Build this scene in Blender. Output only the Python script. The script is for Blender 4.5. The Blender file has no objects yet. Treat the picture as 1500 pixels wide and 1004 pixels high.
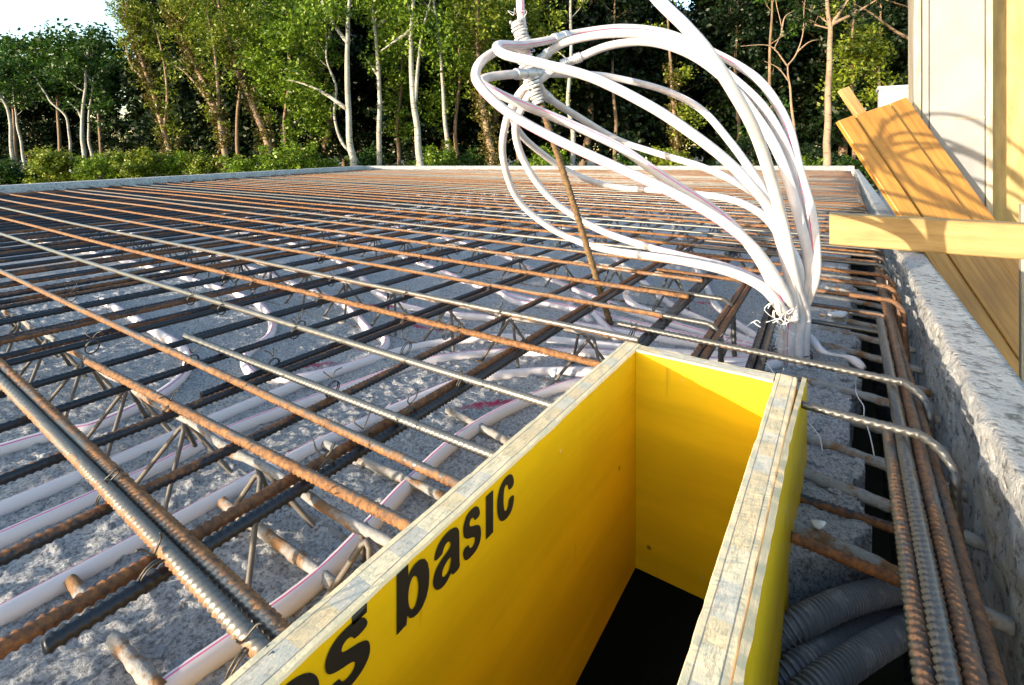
import bpy, bmesh, math, random
import numpy as np
from mathutils import Vector, noise
random.seed(7); rs = np.random.RandomState(11)
S = bpy.context.scene; COL = S.collection

# ------------------------------------------------------------------ camera model (metres; z = 0 is the top of the concrete planks)
f, XV, YH, ZC = 740.0, 1240.0, 226.0, 0.42
TH = math.atan((XV-750)/f)
FW = Vector((-math.sin(TH), math.cos(TH), 0)); RT = Vector((math.cos(TH), math.sin(TH), 0))
def at(x, y, z):
    d = f*(ZC-z)/(y-YH); l = d*(x-750)/f
    p = FW*d + RT*l; return Vector((p.x, p.y, z))
def W(x, y, d):
    p = FW*d + RT*(d*(x-750)/f); return Vector((p.x, p.y, ZC - d*(y-YH)/f))
CAM = Vector((0, 0, ZC))

# ------------------------------------------------------------------ object helpers
def tag(o, label=None, cat=None, group=None, kind=None):
    if label: o['label'] = label
    if cat: o['category'] = cat
    if group: o['group'] = group
    if kind: o['kind'] = kind
    return o
def empty(name, loc, label, cat, group=None):
    o = bpy.data.objects.new(name, None); COL.objects.link(o); o.location = loc; o.empty_display_size = .05
    return tag(o, label, cat, group)
def link(name, me, parent=None, loc=None):
    o = bpy.data.objects.new(name, me); COL.objects.link(o)
    if parent is not None: o.parent = parent
    if loc is not None: o.location = loc
    return o
def mk(name, verts, faces, mats, parent=None, origin=None, midx=None, smooth=True):
    """verts are world coordinates; origin = the object's place"""
    v = np.array(verts, dtype=float).reshape(-1, 3)
    if parent is not None: org = Vector(parent.location) if origin is None else origin
    else: org = Vector((0, 0, 0)) if origin is None else origin
    v = v - np.array(org)
    me = bpy.data.meshes.new(name); me.from_pydata(v.tolist(), [], faces)
    for m in (mats if isinstance(mats, (list, tuple)) else [mats]): me.materials.append(m)
    if midx is not None: me.polygons.foreach_set('material_index', midx)
    if smooth: me.polygons.foreach_set('use_smooth', [True]*len(me.polygons))
    me.update()
    o = link(name, me, parent)
    if parent is None: o.location = org
    return o
class MB:
    def __init__(s): s.v = []; s.f = []; s.m = []
    def add(s, v, fc, m=0):
        n = len(s.v); s.v += [tuple(p) for p in v]
        s.f += [tuple(i+n for i in q) for q in fc]
        s.m += (m if isinstance(m, list) else [m]*len(fc))
    def box(s, x0, x1, y0, y1, z0, z1, m=0):
        v = [(x, y, z) for z in (z0, z1) for y in (y0, y1) for x in (x0, x1)]
        s.add(v, [(0,2,3,1),(4,5,7,6),(0,1,5,4),(2,6,7,3),(0,4,6,2),(1,3,7,5)], m)
    def tube(s, pts, r, n=8, caps=True, m=0, stripe=None, rfun=None):
        v, fc, mm = tube(pts, r, n, caps, stripe, rfun)
        if stripe is None: mm = m
        s.add(v, fc, mm)
    def build(s, name, mats, parent=None, origin=None, smooth=True):
        return mk(name, s.v, s.f, mats, parent, origin, s.m, smooth)
def cat_rom(P, n):
    P = [Vector(p) for p in P]; P = [P[0]*2-P[1]] + P + [P[-1]*2-P[-2]]; out = []
    for i in range(1, len(P)-2):
        for k in range(n):
            t = k/n; a, b, c, d = P[i-1], P[i], P[i+1], P[i+2]
            out.append(.5*((2*b)+(-a+c)*t+(2*a-5*b+4*c-d)*t*t+(-a+3*b-3*c+d)*t**3))
    out.append(P[-2]); return out
def tube(pts, r, n=8, caps=True, stripe=None, rfun=None):
    pts = [Vector(p) for p in pts]; N = len(pts)
    rr = r if isinstance(r, (list, tuple, np.ndarray)) else [r]*N
    T = [(pts[min(i+1, N-1)]-pts[max(i-1, 0)]).normalized() for i in range(N)]
    up = Vector((0, 0, 1)) if abs(T[0].z) < .9 else Vector((1, 0, 0))
    u = (up - T[0]*up.dot(T[0])).normalized()
    if stripe is None: ang = [2*math.pi*k/n for k in range(n)]; sk = -1
    else:
        ang = [stripe-.11, stripe+.11] + [stripe+.11+(2*math.pi-.22)*k/(n-1) for k in range(1, n-1)]; n = len(ang); sk = 0
    v = []; fc = []; mm = []; s = 0.0
    for i in range(N):
        if i:
            u = (u - T[i]*u.dot(T[i])).normalized(); s += (pts[i]-pts[i-1]).length
        w = T[i].cross(u)
        for a in ang:
            q = rr[i] + (rfun(s, a) if rfun else 0)
            v.append(pts[i] + (u*math.cos(a)+w*math.sin(a))*q)
    for i in range(N-1):
        for k in range(n):
            k2 = (k+1) % n
            fc.append((i*n+k, i*n+k2, (i+1)*n+k2, (i+1)*n+k)); mm.append(1 if k == sk else 0)
    if caps:
        fc.append(tuple(range(n-1, -1, -1))); mm.append(0)
        fc.append(tuple((N-1)*n+k for k in range(n))); mm.append(0)
    return v, fc, mm

# ------------------------------------------------------------------ materials
class NT:
    def __init__(s, name):
        s.m = bpy.data.materials.new(name); s.m.use_nodes = True; s.t = s.m.node_tree; s.t.nodes.clear()
        s.out = s.n('ShaderNodeOutputMaterial')
    def n(s, typ, **kw):
        o = s.t.nodes.new(typ)
        for k, v in kw.items(): setattr(o, k, v)
        return o
    def l(s, a, b): s.t.links.new(a, b)
    def coord(s, kind='Object', scale=(1, 1, 1)):
        if kind == 'Position': src = s.n('ShaderNodeNewGeometry').outputs['Position']
        else: src = s.n('ShaderNodeTexCoord').outputs[kind]
        mp = s.n('ShaderNodeMapping'); mp.inputs['Scale'].default_value = scale; s.l(src, mp.inputs[0]); return mp.outputs[0]
    def noise(s, co, scale, detail=6, rough=.6):
        o = s.n('ShaderNodeTexNoise'); o.inputs['Scale'].default_value = scale; o.inputs['Detail'].default_value = detail
        o.inputs['Roughness'].default_value = rough; s.l(co, o.inputs['Vector']); return o.outputs['Fac']
    def voro(s, co, scale, out='Distance', feature='F1'):
        o = s.n('ShaderNodeTexVoronoi', feature=feature); o.inputs['Scale'].default_value = scale; s.l(co, o.inputs['Vector']); return o.outputs[out]
    def ramp(s, fac, stops, interp='LINEAR'):
        o = s.n('ShaderNodeValToRGB'); cr = o.color_ramp; cr.interpolation = interp
        while len(cr.elements) < len(stops): cr.elements.new(.5)
        for e, (p, c) in zip(cr.elements, stops):
            e.position = p; e.color = (c if len(c) == 4 else (*c, 1)) if isinstance(c, tuple) else (c, c, c, 1)
        s.l(fac, o.inputs[0]); return o.outputs[0]
    def mix(s, fac, a, b, blend='MIX'):
        o = s.n('ShaderNodeMix', data_type='RGBA', blend_type=blend)
        for val, i in ((fac, 0), (a, 6), (b, 7)):
            if isinstance(val, (int, float)): o.inputs[i].default_value = val
            elif isinstance(val, tuple): o.inputs[i].default_value = (*val[:3], 1)
            else: s.l(val, o.inputs[i])
        return o.outputs[2]
    def math(s, op, a, b=0):
        o = s.n('ShaderNodeMath', operation=op)
        for i, val in enumerate((a, b)):
            if isinstance(val, (int, float)): o.inputs[i].default_value = val
            else: s.l(val, o.inputs[i])
        return o.outputs[0]
    def bsdf(s, color, rough=.7, metal=0., bump=None, bstr=.3, bdist=.002, spec=.5, coat=0.):
        b = s.n('ShaderNodeBsdfPrincipled')
        for key, val in (('Base Color', color), ('Roughness', rough), ('Metallic', metal), ('Specular IOR Level', spec), ('Coat Weight', coat)):
            if isinstance(val, (int, float)): b.inputs[key].default_value = val
            elif isinstance(val, tuple): b.inputs[key].default_value = (*val[:3], 1)
            else: s.l(val, b.inputs[key])
        if bump is not None:
            bm = s.n('ShaderNodeBump'); bm.inputs['Strength'].default_value = bstr; bm.inputs['Distance'].default_value = bdist
            s.l(bump, bm.inputs['Height']); s.l(bm.outputs[0], b.inputs['Normal'])
        s.l(b.outputs[0], s.out.inputs[0]); return s.m
def m_steel(name, rust_lo, rust_hi, dark=(.05,.052,.06), rusts=((.20,.075,.022), (.42,.17,.05))):
    t = NT(name); oi = t.n('ShaderNodeObjectInfo').outputs['Random']; co = t.coord('Position')
    n1 = t.noise(co, 11, 7, .75); n2 = t.noise(co, 130, 5, .75)
    at_ = t.n('ShaderNodeAttribute', attribute_name='flank').outputs['Fac']
    q = t.math('ADD', t.math('ADD', t.math('MULTIPLY', n1, .62), t.math('MULTIPLY', n2, .38)), t.math('MULTIPLY', t.math('SUBTRACT', oi, .5), .30))
    q = t.math('ADD', q, t.math('MULTIPLY', at_, .17))
    fac = t.ramp(q, [(rust_lo, 0.), (rust_lo+.05, .75), (rust_hi, 1.)])
    rc = t.mix(t.ramp(n2, [(.38, 0.), (.62, 1.)]), rusts[0], rusts[1])
    c = t.mix(fac, dark, rc)
    ro = t.ramp(fac, [(0, .42), (1, .8)]); me = t.ramp(fac, [(0, .6), (1, .0)])
    return t.bsdf(c, ro, me, n2, .35, .0008)
M = {}
M['barA'] = m_steel('rusty_steel', .46, .62, (.15,.145,.135), ((.065,.027,.010), (.26,.115,.036)))
M['barB'] = m_steel('dark_steel', .56, .80, (.026,.028,.034), ((.08,.03,.012), (.24,.09,.022)))
M['barH'] = m_steel('hook_steel', .52, .75, (.09,.088,.085), ((.07,.03,.012), (.20,.085,.028)))
M['stake'] = m_steel('stake_steel', .3, .6, (.06,.05,.035), ((.08,.045,.018), (.19,.115,.045)))
def m_coated(name):
    t = NT(name); co = t.coord('Position'); n1 = t.noise(co, 28, 6, .7); n2 = t.noise(co, 240, 4)
    c = t.mix(t.ramp(n1, [(.40, 0.), (.50, 1.)]), t.mix(n2, (.12,.07,.035), (.26,.13,.05)), t.mix(n2, (.17,.17,.175), (.31,.305,.29)))
    return t.bsdf(c, .9, 0, t.math('ADD', n1, t.math('MULTIPLY', n2, .4)), .8, .003)
M['coated'] = m_coated('cement_splashed_steel')
t = NT('lattice_wire_steel'); co = t.coord('Position'); n1 = t.noise(co, 60, 4)
M['wire_steel'] = t.bsdf(t.mix(n1, (.05,.047,.045), (.17,.145,.12)), .65, .2, n1, .3, .001)

def paint_mask(t, co_out, spots):
    """sprayed marking strokes: capsules in plan"""
    sp = t.n('ShaderNodeSeparateXYZ'); t.l(co_out, sp.inputs[0]); tot = None
    for (x, y, rx, ry, a) in spots:
        ca, sa = math.cos(a), math.sin(a)
        dx = t.math('SUBTRACT', sp.outputs[0], x); dy = t.math('SUBTRACT', sp.outputs[1], y)
        u = t.math('DIVIDE', t.math('ADD', t.math('MULTIPLY', dx, ca), t.math('MULTIPLY', dy, sa)), rx)
        v = t.math('DIVIDE', t.math('SUBTRACT', t.math('MULTIPLY', dy, ca), t.math('MULTIPLY', dx, sa)), ry)
        d = t.math('ADD', t.math('MULTIPLY', u, u), t.math('MULTIPLY', v, v))
        k = t.math('SUBTRACT', 1, d); k = t.math('MAXIMUM', k, 0)
        tot = k if tot is None else t.math('MAXIMUM', tot, k)
    return tot
t = NT('rough_concrete'); co = t.coord('Position')
n1 = t.noise(co, 5, 6, .6); n2 = t.noise(co, 70, 8, .72); n3 = t.noise(co, 230, 6, .75); v1 = t.voro(co, 120)
c = t.mix(t.ramp(n1, [(.3, 0.), (.7, 1.)]), (.53,.535,.57), (.67,.675,.70))
c = t.mix(t.ramp(n3, [(.42, .85), (.49, 0.)]), c, (.17,.17,.18))
c = t.mix(t.ramp(n2, [(.36, .7), (.46, 0.)]), c, (.17,.17,.18))
c = t.mix(t.ramp(n3, [(.54, 0.), (.62, 1.)]), c, (.80,.79,.78))
spots = []
for (px, py, a, L) in ((620,482,.1,.07), (460,538,.9,.05), (715,596,.9,.06), (300,300,.1,.1), (545,515,.6,.05), (1030,446,.2,.03), (300,395,.3,.12), (560,450,.3,.05)):
    p = at(px, py, 0); spots.append((p.x, p.y, L, .012, a))
pm = paint_mask(t, co, spots)
pm = t.math('MULTIPLY', t.ramp(pm, [(.05, 0.), (.6, 1.)]), t.ramp(n2, [(.35, 0.), (.55, 1.)]))
c = t.mix(pm, c, (.62,.03,.12))
h = t.math('ADD', t.math('MULTIPLY', n2, 1.), t.math('ADD', t.math('MULTIPLY', n3, .9), t.math('MULTIPLY', v1, .3)))
M['concrete'] = t.bsdf(c, .55, 0, h, 1., .013)
t = NT('kerb_concrete'); co = t.coord('Position')
n1 = t.noise(co, 7, 7, .65); n2 = t.noise(co, 60, 8, .7); v1 = t.voro(co, 55)
c = t.mix(t.ramp(n1, [(.3, 0.), (.7, 1.)]), (.30,.30,.31), (.48,.475,.46))
c = t.mix(t.ramp(n2, [(.38, 1.), (.48, 0.)]), c, (.12,.118,.115))
h = t.math('ADD', n2, t.math('MULTIPLY', t.ramp(v1, [(.0, 0.), (.25, 1.)]), .5))
c = t.mix(t.ramp(t.noise(co, 150, 5, .75), [(.57, 0.), (.66, .8)]), c, (.55,.55,.56))
M['kerb'] = t.bsdf(c, .8, 0, h, 1., .012)
t = NT('white_pipe_plastic'); co = t.coord('Position'); n1 = t.noise(co, 30, 5)
M['pipe'] = t.bsdf(t.mix(t.ramp(n1, [(.35, 0.), (.78, 1.)]), (.60,.555,.565), (.42,.385,.39)), .38, 0, None, spec=.4)
M['pipe_dusty'] = NT('dusty_pipe_plastic').bsdf((.64,.59,.60), .6)
t = NT('magenta_stripe'); M['stripe'] = t.bsdf((.62,.12,.28), .45)
t = NT('dull_zinc'); co = t.coord('Position'); n1 = t.noise(co, 150, 3)
M['zinc'] = t.bsdf(t.mix(n1, (.45,.45,.47), (.66,.66,.68)), .4, .6, n1, .3, .001)
M['wire'] = NT('tie_wire_steel').bsdf((.07,.065,.06), .5, .6)
t = NT('grey_tape'); n1 = t.noise(t.coord('Position'), 110, 3); M['tape'] = t.bsdf(t.mix(n1, (.30,.30,.31), (.58,.57,.57)), .4, 0, n1, .6, .003)
M['twine'] = NT('white_twine').bsdf((.72,.72,.70), .7)
M['scrap'] = NT('white_scrap_plastic').bsdf((.75,.74,.75), .5)
t = NT('dark_conduit_plastic'); n1 = t.noise(t.coord('Position'), 60, 5)
M['conduit'] = t.bsdf(t.mix(t.ramp(n1, [(.55, 0.), (.75, 1.)]), (.115,.12,.135), (.27,.265,.265)), .5)
M['ink'] = NT('black_print').bsdf((.012,.012,.012), .45)
def m_yellow(name, base, along):
    t = NT(name); co = t.coord('Object', along); co2 = t.coord('Object')
    g = t.noise(co, 22, 6, .6); b = t.noise(co2, 5, 3); k = t.voro(co2, 11); fine = t.noise(co, 90, 3)
    c = t.mix(t.ramp(g, [(.40, 0.), (.62, 1.)]), base, tuple(x*.84 for x in base))
    sc = t.noise(t.coord('Object', (1, 1, .08)), 60, 3); c = t.mix(t.ramp(sc, [(.68, 0.), (.74, .5)]), c, (.45,.25,.01))
    spl = t.noise(co2, 45, 4, .6); c = t.mix(t.ramp(spl, [(.72, 0.), (.75, .8)]), c, (.50,.48,.42))
    c = t.mix(t.ramp(b, [(.45, 0.), (.75, .35)]), c, (base[0]*.72, base[1]*.6, base[2]*.6))
    c = t.mix(t.ramp(k, [(.022, .8), (.05, 0.)]), c, (.12,.05,.01))
    return t.bsdf(c, .42, 0, fine, .12, .001, spec=.35)
t = NT('split_ply_wood'); n1 = t.noise(t.coord('Position', (3, .3, 1)), 90, 5); M['split'] = t.bsdf(t.mix(n1, (.56,.39,.20), (.80,.62,.38)), .85, 0, n1, .6, .002)
M['yellow'] = m_yellow('yellow_panel_varnish', (.84,.515,.005), (1, .12, 1))
def m_plyedge(name):
    t = NT(name); tc = t.n('ShaderNodeTexCoord'); sp = t.n('ShaderNodeSeparateXYZ'); t.l(tc.outputs['Object'], sp.inputs[0])
    x, y = sp.outputs[0], sp.outputs[1]
    co1 = t.coord('Object', (0, 1, 0)); vo = t.n('ShaderNodeTexVoronoi', voronoi_dimensions='1D'); vo.inputs['Scale'].default_value = 34; t.l(y, vo.inputs['W'])
    sepc = t.n('ShaderNodeSeparateColor'); t.l(vo.outputs['Color'], sepc.inputs[0])
    blk = t.ramp(sepc.outputs[0], [(.0, (.68,.58,.43)), (.28, (.82,.61,.34)), (.5, (.60,.52,.40)), (.62, (.86,.68,.42)), (.8, (.74,.54,.30))], 'CONSTANT')
    hat = t.noise(t.coord('Object', (1, .22, 1)), 420, 3, .8); blk = t.mix(t.ramp(hat, [(.40, .45), (.46, 0.)]), blk, (.34,.24,.14))
    ply = t.mix(t.noise(t.coord('Object', (4, .15, 1)), 120, 4), (.76,.57,.31), (.90,.71,.44))
    ax = t.math('ABSOLUTE', x); inner = t.math('LESS_THAN', ax, .0072)
    c = t.mix(inner, ply, blk)
    seam = t.math('LESS_THAN', t.math('ABSOLUTE', t.math('SUBTRACT', ax, .0074)), .0005); c = t.mix(seam, c, (.30,.24,.18))
    d = t.noise(t.coord('Object'), 26, 6, .7); c = t.mix(t.ramp(d, [(.5, 0.), (.72, .4)]), c, (.66,.57,.42))
    return t.bsdf(c, .85, 0, t.math('ADD', hat, t.math('MULTIPLY', d, .8)), .4, .0012)
M['plyedge'] = m_plyedge('three_ply_edge')
def m_wood(name, a, b, along, rough=.65):
    t = NT(name); g = t.noise(t.coord('Object', along), 26, 7, .65); d = t.noise(t.coord('Object'), 4, 4); k = t.voro(t.coord('Object', tuple(max(x, .35) for x in along)), 6)
    c = t.mix(t.ramp(g, [(.40, 0.), (.62, 1.)]), a, tuple(x*.82 for x in b)); c = t.mix(t.ramp(d, [(.5, 0.), (.8, .5)]), c, tuple(x*.62 for x in a))
    c = t.mix(t.ramp(k, [(.03, .7), (.07, 0.)]), c, tuple(x*.35 for x in a))
    return t.bsdf(c, rough, 0, g, .25, .002)
M['timber'] = m_wood('pale_timber', (.38,.25,.095), (.29,.175,.06), (.12, 1, 1))
M['form_board'] = m_wood('orange_form_board', (.42,.205,.036), (.31,.14,.022), (1, 1, .12), .5)
M['plywood'] = m_wood('ochre_plywood', (.40,.30,.12), (.32,.23,.085), (1, 1, .15))
M['oldwood'] = m_wood('weathered_wood', (.42,.36,.27), (.30,.25,.18), (1, 1, .15))
t = NT('white_wall_concrete'); co = t.coord('Position'); n1 = t.noise(co, 6, 6); n2 = t.noise(co, 60, 5); v = t.voro(co, 26)
c = t.mix(t.ramp(n1, [(.35, 0.), (.7, 1.)]), (.235,.235,.24), (.185,.185,.19)); c = t.mix(t.ramp(v, [(.02, .5), (.05, 0.)]), c, (.25,.24,.23))
M['wall'] = t.bsdf(c, .85, 0, n2, .3, .003)
M['white_block'] = NT('white_foam').bsdf((.40,.41,.44), .8)
def m_bark(name, a, b, marks, band=(1, 1, .18)):
    t = NT(name); co = t.coord('Position', (1, 1, 1)); n1 = t.noise(t.coord('Position', band if marks else (1, 1, .2)), 9 if not marks else 7, 5, .7); n2 = t.noise(co, 2.2, 4)
    c = t.mix(t.ramp(n2, [(.35, 0.), (.7, 1.)]), a, b)
    if marks:
        k = t.noise(t.coord('Position', (1, 1, 5)), 3.2, 3, .6); c = t.mix(t.ramp(k, [(.60, 0.), (.66, 1.)]), c, (.06,.055,.05))
    else: c = t.mix(t.ramp(n1, [(.4, 0.), (.6, 1.)]), c, tuple(x*.45 for x in a))
    return t.bsdf(c, .85, 0, n1, .6, .02)
M['birch'] = m_bark('pale_bark', (.36,.345,.305), (.22,.21,.18), True)
M['bark'] = m_bark('brown_bark', (.26,.17,.10), (.16,.11,.07), False)
M['bark_warm'] = m_bark('warm_bark', (.28,.19,.125), (.18,.12,.08), True)
def m_leaf(name, a, b, tr=.3):
    t = NT(name); g = t.n('ShaderNodeNewGeometry').outputs['Random Per Island']; n1 = t.noise(t.coord('Position'), .9, 3)
    q = t.math('ADD', t.math('MULTIPLY', g, .55), t.math('MULTIPLY', n1, .45))
    c = t.ramp(q, [(.2, a), (.75, b)])
    d = t.n('ShaderNodeBsdfDiffuse'); tl = t.n('ShaderNodeBsdfTranslucent'); gl = t.n('ShaderNodeBsdfGlossy'); gl.inputs['Roughness'].default_value = .45
    t.l(c, d.inputs[0]); t.l(c, tl.inputs[0]); gl.inputs[0].default_value = (.6,.6,.55,1)
    m1 = t.n('ShaderNodeMixShader'); m1.inputs[0].default_value = tr; t.l(d.outputs[0], m1.inputs[1]); t.l(tl.outputs[0], m1.inputs[2])
    m2 = t.n('ShaderNodeMixShader'); m2.inputs[0].default_value = .05; t.l(m1.outputs[0], m2.inputs[1]); t.l(gl.outputs[0], m2.inputs[2])
    t.l(m2.outputs[0], t.out.inputs[0]); return t.m
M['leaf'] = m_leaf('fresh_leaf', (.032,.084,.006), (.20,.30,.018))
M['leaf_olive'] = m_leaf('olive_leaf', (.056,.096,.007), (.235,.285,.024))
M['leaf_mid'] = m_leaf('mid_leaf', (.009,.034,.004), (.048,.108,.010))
M['leaf_shade_tone'] = m_leaf('shade_toned_leaf', (.004,.012,.003), (.012,.028,.006), .1)  # leaf colour lowered to paint in the deep shade of the wood
M['leaf_ivy'] = m_leaf('dry_ivy', (.05,.05,.009), (.15,.12,.026), .2)
t = NT('woodland_ground'); n1 = t.noise(t.coord('Position'), 1.2, 6); M['ground'] = t.bsdf(t.mix(n1, (.035,.045,.015), (.10,.08,.045)), .95, 0, n1, .5, .05)

# ------------------------------------------------------------------ setting: ground and the concrete planks
GZ = -0.95
mk('ground', [(-400,-400,GZ), (400,-400,GZ), (400,400,GZ), (-400,400,GZ)], [(0,1,2,3)], M['ground'], smooth=False)['kind'] = 'structure'
P0, P1, P2 = at(0, 281, .12), at(535, 248, .12), at(1262, 249, .12)
e = (P0-P1).normalized(); PA = P0 + e*((P0.y+2.4)/(-e.y) if e.y < 0 else 4)      # left edge carried on behind the camera
XR = .126
corner = P2.copy(); t_ = (XR-P1.x)/(P2.x-P1.x); corner = P1 + (P2-P1)*t_
POLY = [(PA.x, PA.y), (P1.x, P1.y), (XR, corner.y), (XR, -2.4)]
def inside(x, y, m=0.):
    ok = True
    n = len(POLY)
    for i in range(n):
        ax, ay = POLY[i]; bx, by = POLY[(i+1) % n]; L = math.hypot(bx-ax, by-ay)
        c_ = ((bx-ax)*(y-ay)-(by-ay)*(x-ax))/L
        if c_ > -m: ok = False
    return ok
def span_x(y, m=.04):
    """x range of the slab at depth y"""
    xs = []
    n = len(POLY)
    for i in range(n):
        (ax, ay), (bx, by) = POLY[i], POLY[(i+1) % n]
        if (ay-y)*(by-y) < 0: xs.append(ax+(bx-ax)*(y-ay)/(by-ay))
    return (min(xs)+m, max(xs)-m) if len(xs) >= 2 else None
def span_y(x, m=.04):
    ys = []
    n = len(POLY)
    for i in range(n):
        (ax, ay), (bx, by) = POLY[i], POLY[(i+1) % n]
        if (ax-x)*(bx-x) < 0: ys.append(ay+(by-ay)*(x-ax)/(bx-ax))
    return (min(ys)+m, max(ys)-m) if len(ys) >= 2 else None
BX0, BX1, BY1, BY0 = -.296, -.048, .772, -.26      # opening of the yellow shuttering
FX0, FY0, FY1 = -2.3, -.3, 2.5
# coarse far part
mb = MB(); cs = .1
for i in range(-115, 1):
    for j in range(-26, 112):
        x, y = i*cs, j*cs; cx, cy = x+.05, y+.05
        if cx > 0 and not (cy > 2.5): continue
        if cx > 0.0: continue
        if FX0+.1 < cx and FY0+.1 < cy < FY1-.1: continue
        if cx > -.4 and cy < FY0+.1 and cy > -.4: pass
        if not inside(cx, cy, -.06): continue
        mb.add([(x,y,0),(x+cs,y,0),(x+cs,y+cs,0),(x,y+cs,0)], [(0,1,2,3)])
def hgt(x, y):
    p = Vector((x, y, 0))
    h = .0017*noise.fractal(p*75, .45, 2.2, 4) + .0015*noise.noise(p*32) + .0035*noise.noise(p*6)
    pit = noise.noise(p*95+Vector((1, 7, 3))); h -= .007*max(0, pit-.28)
    k = noise.noise(p*70+Vector((9, 3, 0))); e_ = min(1, max(0, (x+.11)/.06))
    if e_ and y < 1.6: h += e_*(.007*abs(noise.noise(p*46))+.005*noise.noise(p*24))
    return .004 + h + (max(0, k-.2)*.010)
def rate(a, lo, hi, fine, b, grow):
    """coordinates from a to b, fine between lo and hi, coarser outside"""
    out = [a]; sg = 1 if b > a else -1
    while (out[-1]-b)*sg < 0:
        v = out[-1]; dd = max(0, lo-v, v-hi); out.append(v+sg*(fine+grow*dd))
    return out
GX = rate(.060, -.85, 1, .0033, FX0, .009); GYs = rate(.25, .25, .85, .0033, FY1, .012); GYn = rate(.25, .25, 9, .0033, FY0, .012)
GX = GX[::-1]; GY = GYn[::-1][:-1]+GYs; nx = len(GX)-1; ny = len(GY)-1
V = []; idx = {}; F_ = []
def edge_x(y):
    v = .004 + .016*noise.noise(Vector((0, y*9, 4))) + .05*max(0, noise.noise(Vector((3, y*9.3, 1)))) + .007*noise.noise(Vector((5, y*60, 2)))
    if .36 < y < .64: v = -.055*min(1, (1-abs(y-.5)/.14)*2) + .006*noise.noise(Vector((5, y*60, 2)))
    return min(v, .052)
EX = [edge_x(v) for v in GY]
for j in range(ny):
    for i in range(nx):
        cx, cy = (GX[i]+GX[i+1])/2, (GY[j]+GY[j+1])/2
        if BX0+.004 < cx < BX1-.004 and BY0 < cy < BY1-.004: continue
        if cx > EX[j]: continue
        q = []
        for (a, b) in ((i,j),(i+1,j),(i+1,j+1),(i,j+1)):
            if (a, b) not in idx:
                idx[(a, b)] = len(V); xx, yy = GX[a], GY[b]; V.append((xx, yy, hgt(xx, yy)))
            q.append(idx[(a, b)])
        F_.append(tuple(q))
ec = {}
for q in F_:
    for a_, b_ in zip(q, q[1:]+q[:1]):
        k_ = (min(a_, b_), max(a_, b_)); ec[k_] = None if k_ in ec else (a_, b_)
low = {}
for e_ in ec.values():
    if e_ is None: continue
    for a_ in e_:
        if a_ not in low:
            low[a_] = len(V); vx, vy, vz = V[a_]; jn = .004*noise.noise(Vector((vx*60, vy*60, 3))) if vx > -.04 else 0; V.append((vx-abs(jn), vy, -.055))
    F_.append((e_[1], e_[0], low[e_[0]], low[e_[1]]))
mb.build('floor', M['concrete'], smooth=False)['kind'] = 'structure'
o = mk('floor', V, F_, M['concrete']); o['kind'] = 'structure'

# ------------------------------------------------------------------ kerbs round the slab
def kerb_mesh(name, a, b, z_a, z_b, w, side, bottom, nseg, label, rough=.004, zin=0):
    """wall from a to b (inner top edge), thickness w to the given side"""
    a, b = Vector((*a, 0)), Vector((*b, 0)); d = (b-a).normalized(); nrm = Vector((d.y, -d.x, 0))*side
    fine = nseg > 100; k1 = 22 if fine else 5; k2 = 9 if fine else 4
    prof = [(0, bottom, 0), (0, bottom*.4, 0), (0, -.06, 0)] + [(0, -.02+1.0*(k/k1)**.9 if k else -.02, 0) for k in range(k1)] + [(.003+(w-.008)*k/k2, 1., 1) for k in range(k2+1)] + [(w, .9, 2), (w, .3, 2), (w, bottom, 2)]
    V = []; Fc = []; n = len(prof); L = (b-a).length
    ts = [i/nseg for i in range(nseg+1)]
    if fine:
        ts = []; v = 0
        while v < L: ts.append(v/L); yv = a.y+v; v += .0045+.05*max(0, .35-yv, (yv-1.7)*.35)
        ts.append(1.)
    nseg = len(ts)-1
    for i, t in enumerate(ts):
        p = a.lerp(b, t); zt = z_a+(z_b-z_a)*t
        for k, (o_, h, side_) in enumerate(prof):
            z = h if h < 0 else h*zt
            q = p+nrm*o_; q.z = z
            s = Vector((q.x*14, q.y*14, q.z*16)); j = noise.fractal(s, .8, 2.1, 3)
            if fine:
                s2 = Vector((q.x*75, q.y*75, q.z*75)); jf = noise.fractal(s2, .6, 2.2, 3); pit = max(0, noise.noise(s2*.8+Vector((4, 4, 4)))-.25)
            else: jf = pit = 0
            if side_ == 0: q += nrm*(rough*1.3*j+.0022*jf+.010*pit)
            if side_ == 1:
                e_ = max(0, 1-o_/.02); q.z += rough*.3*noise.noise(s*.6)+.0003*jf-e_*.004*abs(j); q += nrm*(e_*rough*1.2*(j+.4*abs(jf)))
            if side_ == 2: q += nrm*(rough*.5*j)
            V.append(q)
        if i:
            for k in range(n-1):
                Fc.append(((i-1)*n+k, (i-1)*n+k+1, i*n+k+1, i*n+k))
    Fc.append(tuple(range(n))); Fc.append(tuple(nseg*n+k for k in range(n-1, -1, -1)))
    o = mk(name, V, Fc, M['kerb'], origin=a)
    return tag(o, label, 'kerb')
kerb_mesh('concrete_kerb', (XR, -2.4), (XR+.008, corner.y+.1), .126, .13, .066, 1, -1.0, 260, 'rough grey concrete upstand running along the right side of the rebar mat', .006)
dirL = (Vector(POLY[1])-Vector(POLY[0]))
kerb_mesh('concrete_kerb', POLY[0], POLY[1], .15, .185, .16, -1, -1.0, 60, 'pale concrete edge along the left side of the slab, below the shrubs', .004)
kerb_mesh('concrete_kerb', POLY[1], (XR, corner.y), .185, .195, .16, -1, -1.0, 60, 'sunlit white concrete edge across the far end of the slab', .004)
kerb_mesh('concrete_kerb', (XR, -2.4), POLY[0], .1, .1, .1, -1, -1.0, 20, 'unseen concrete edge added on the near side to keep light from under the slab', .004)  # out of view, added to stop light leaking in below the slab

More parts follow.
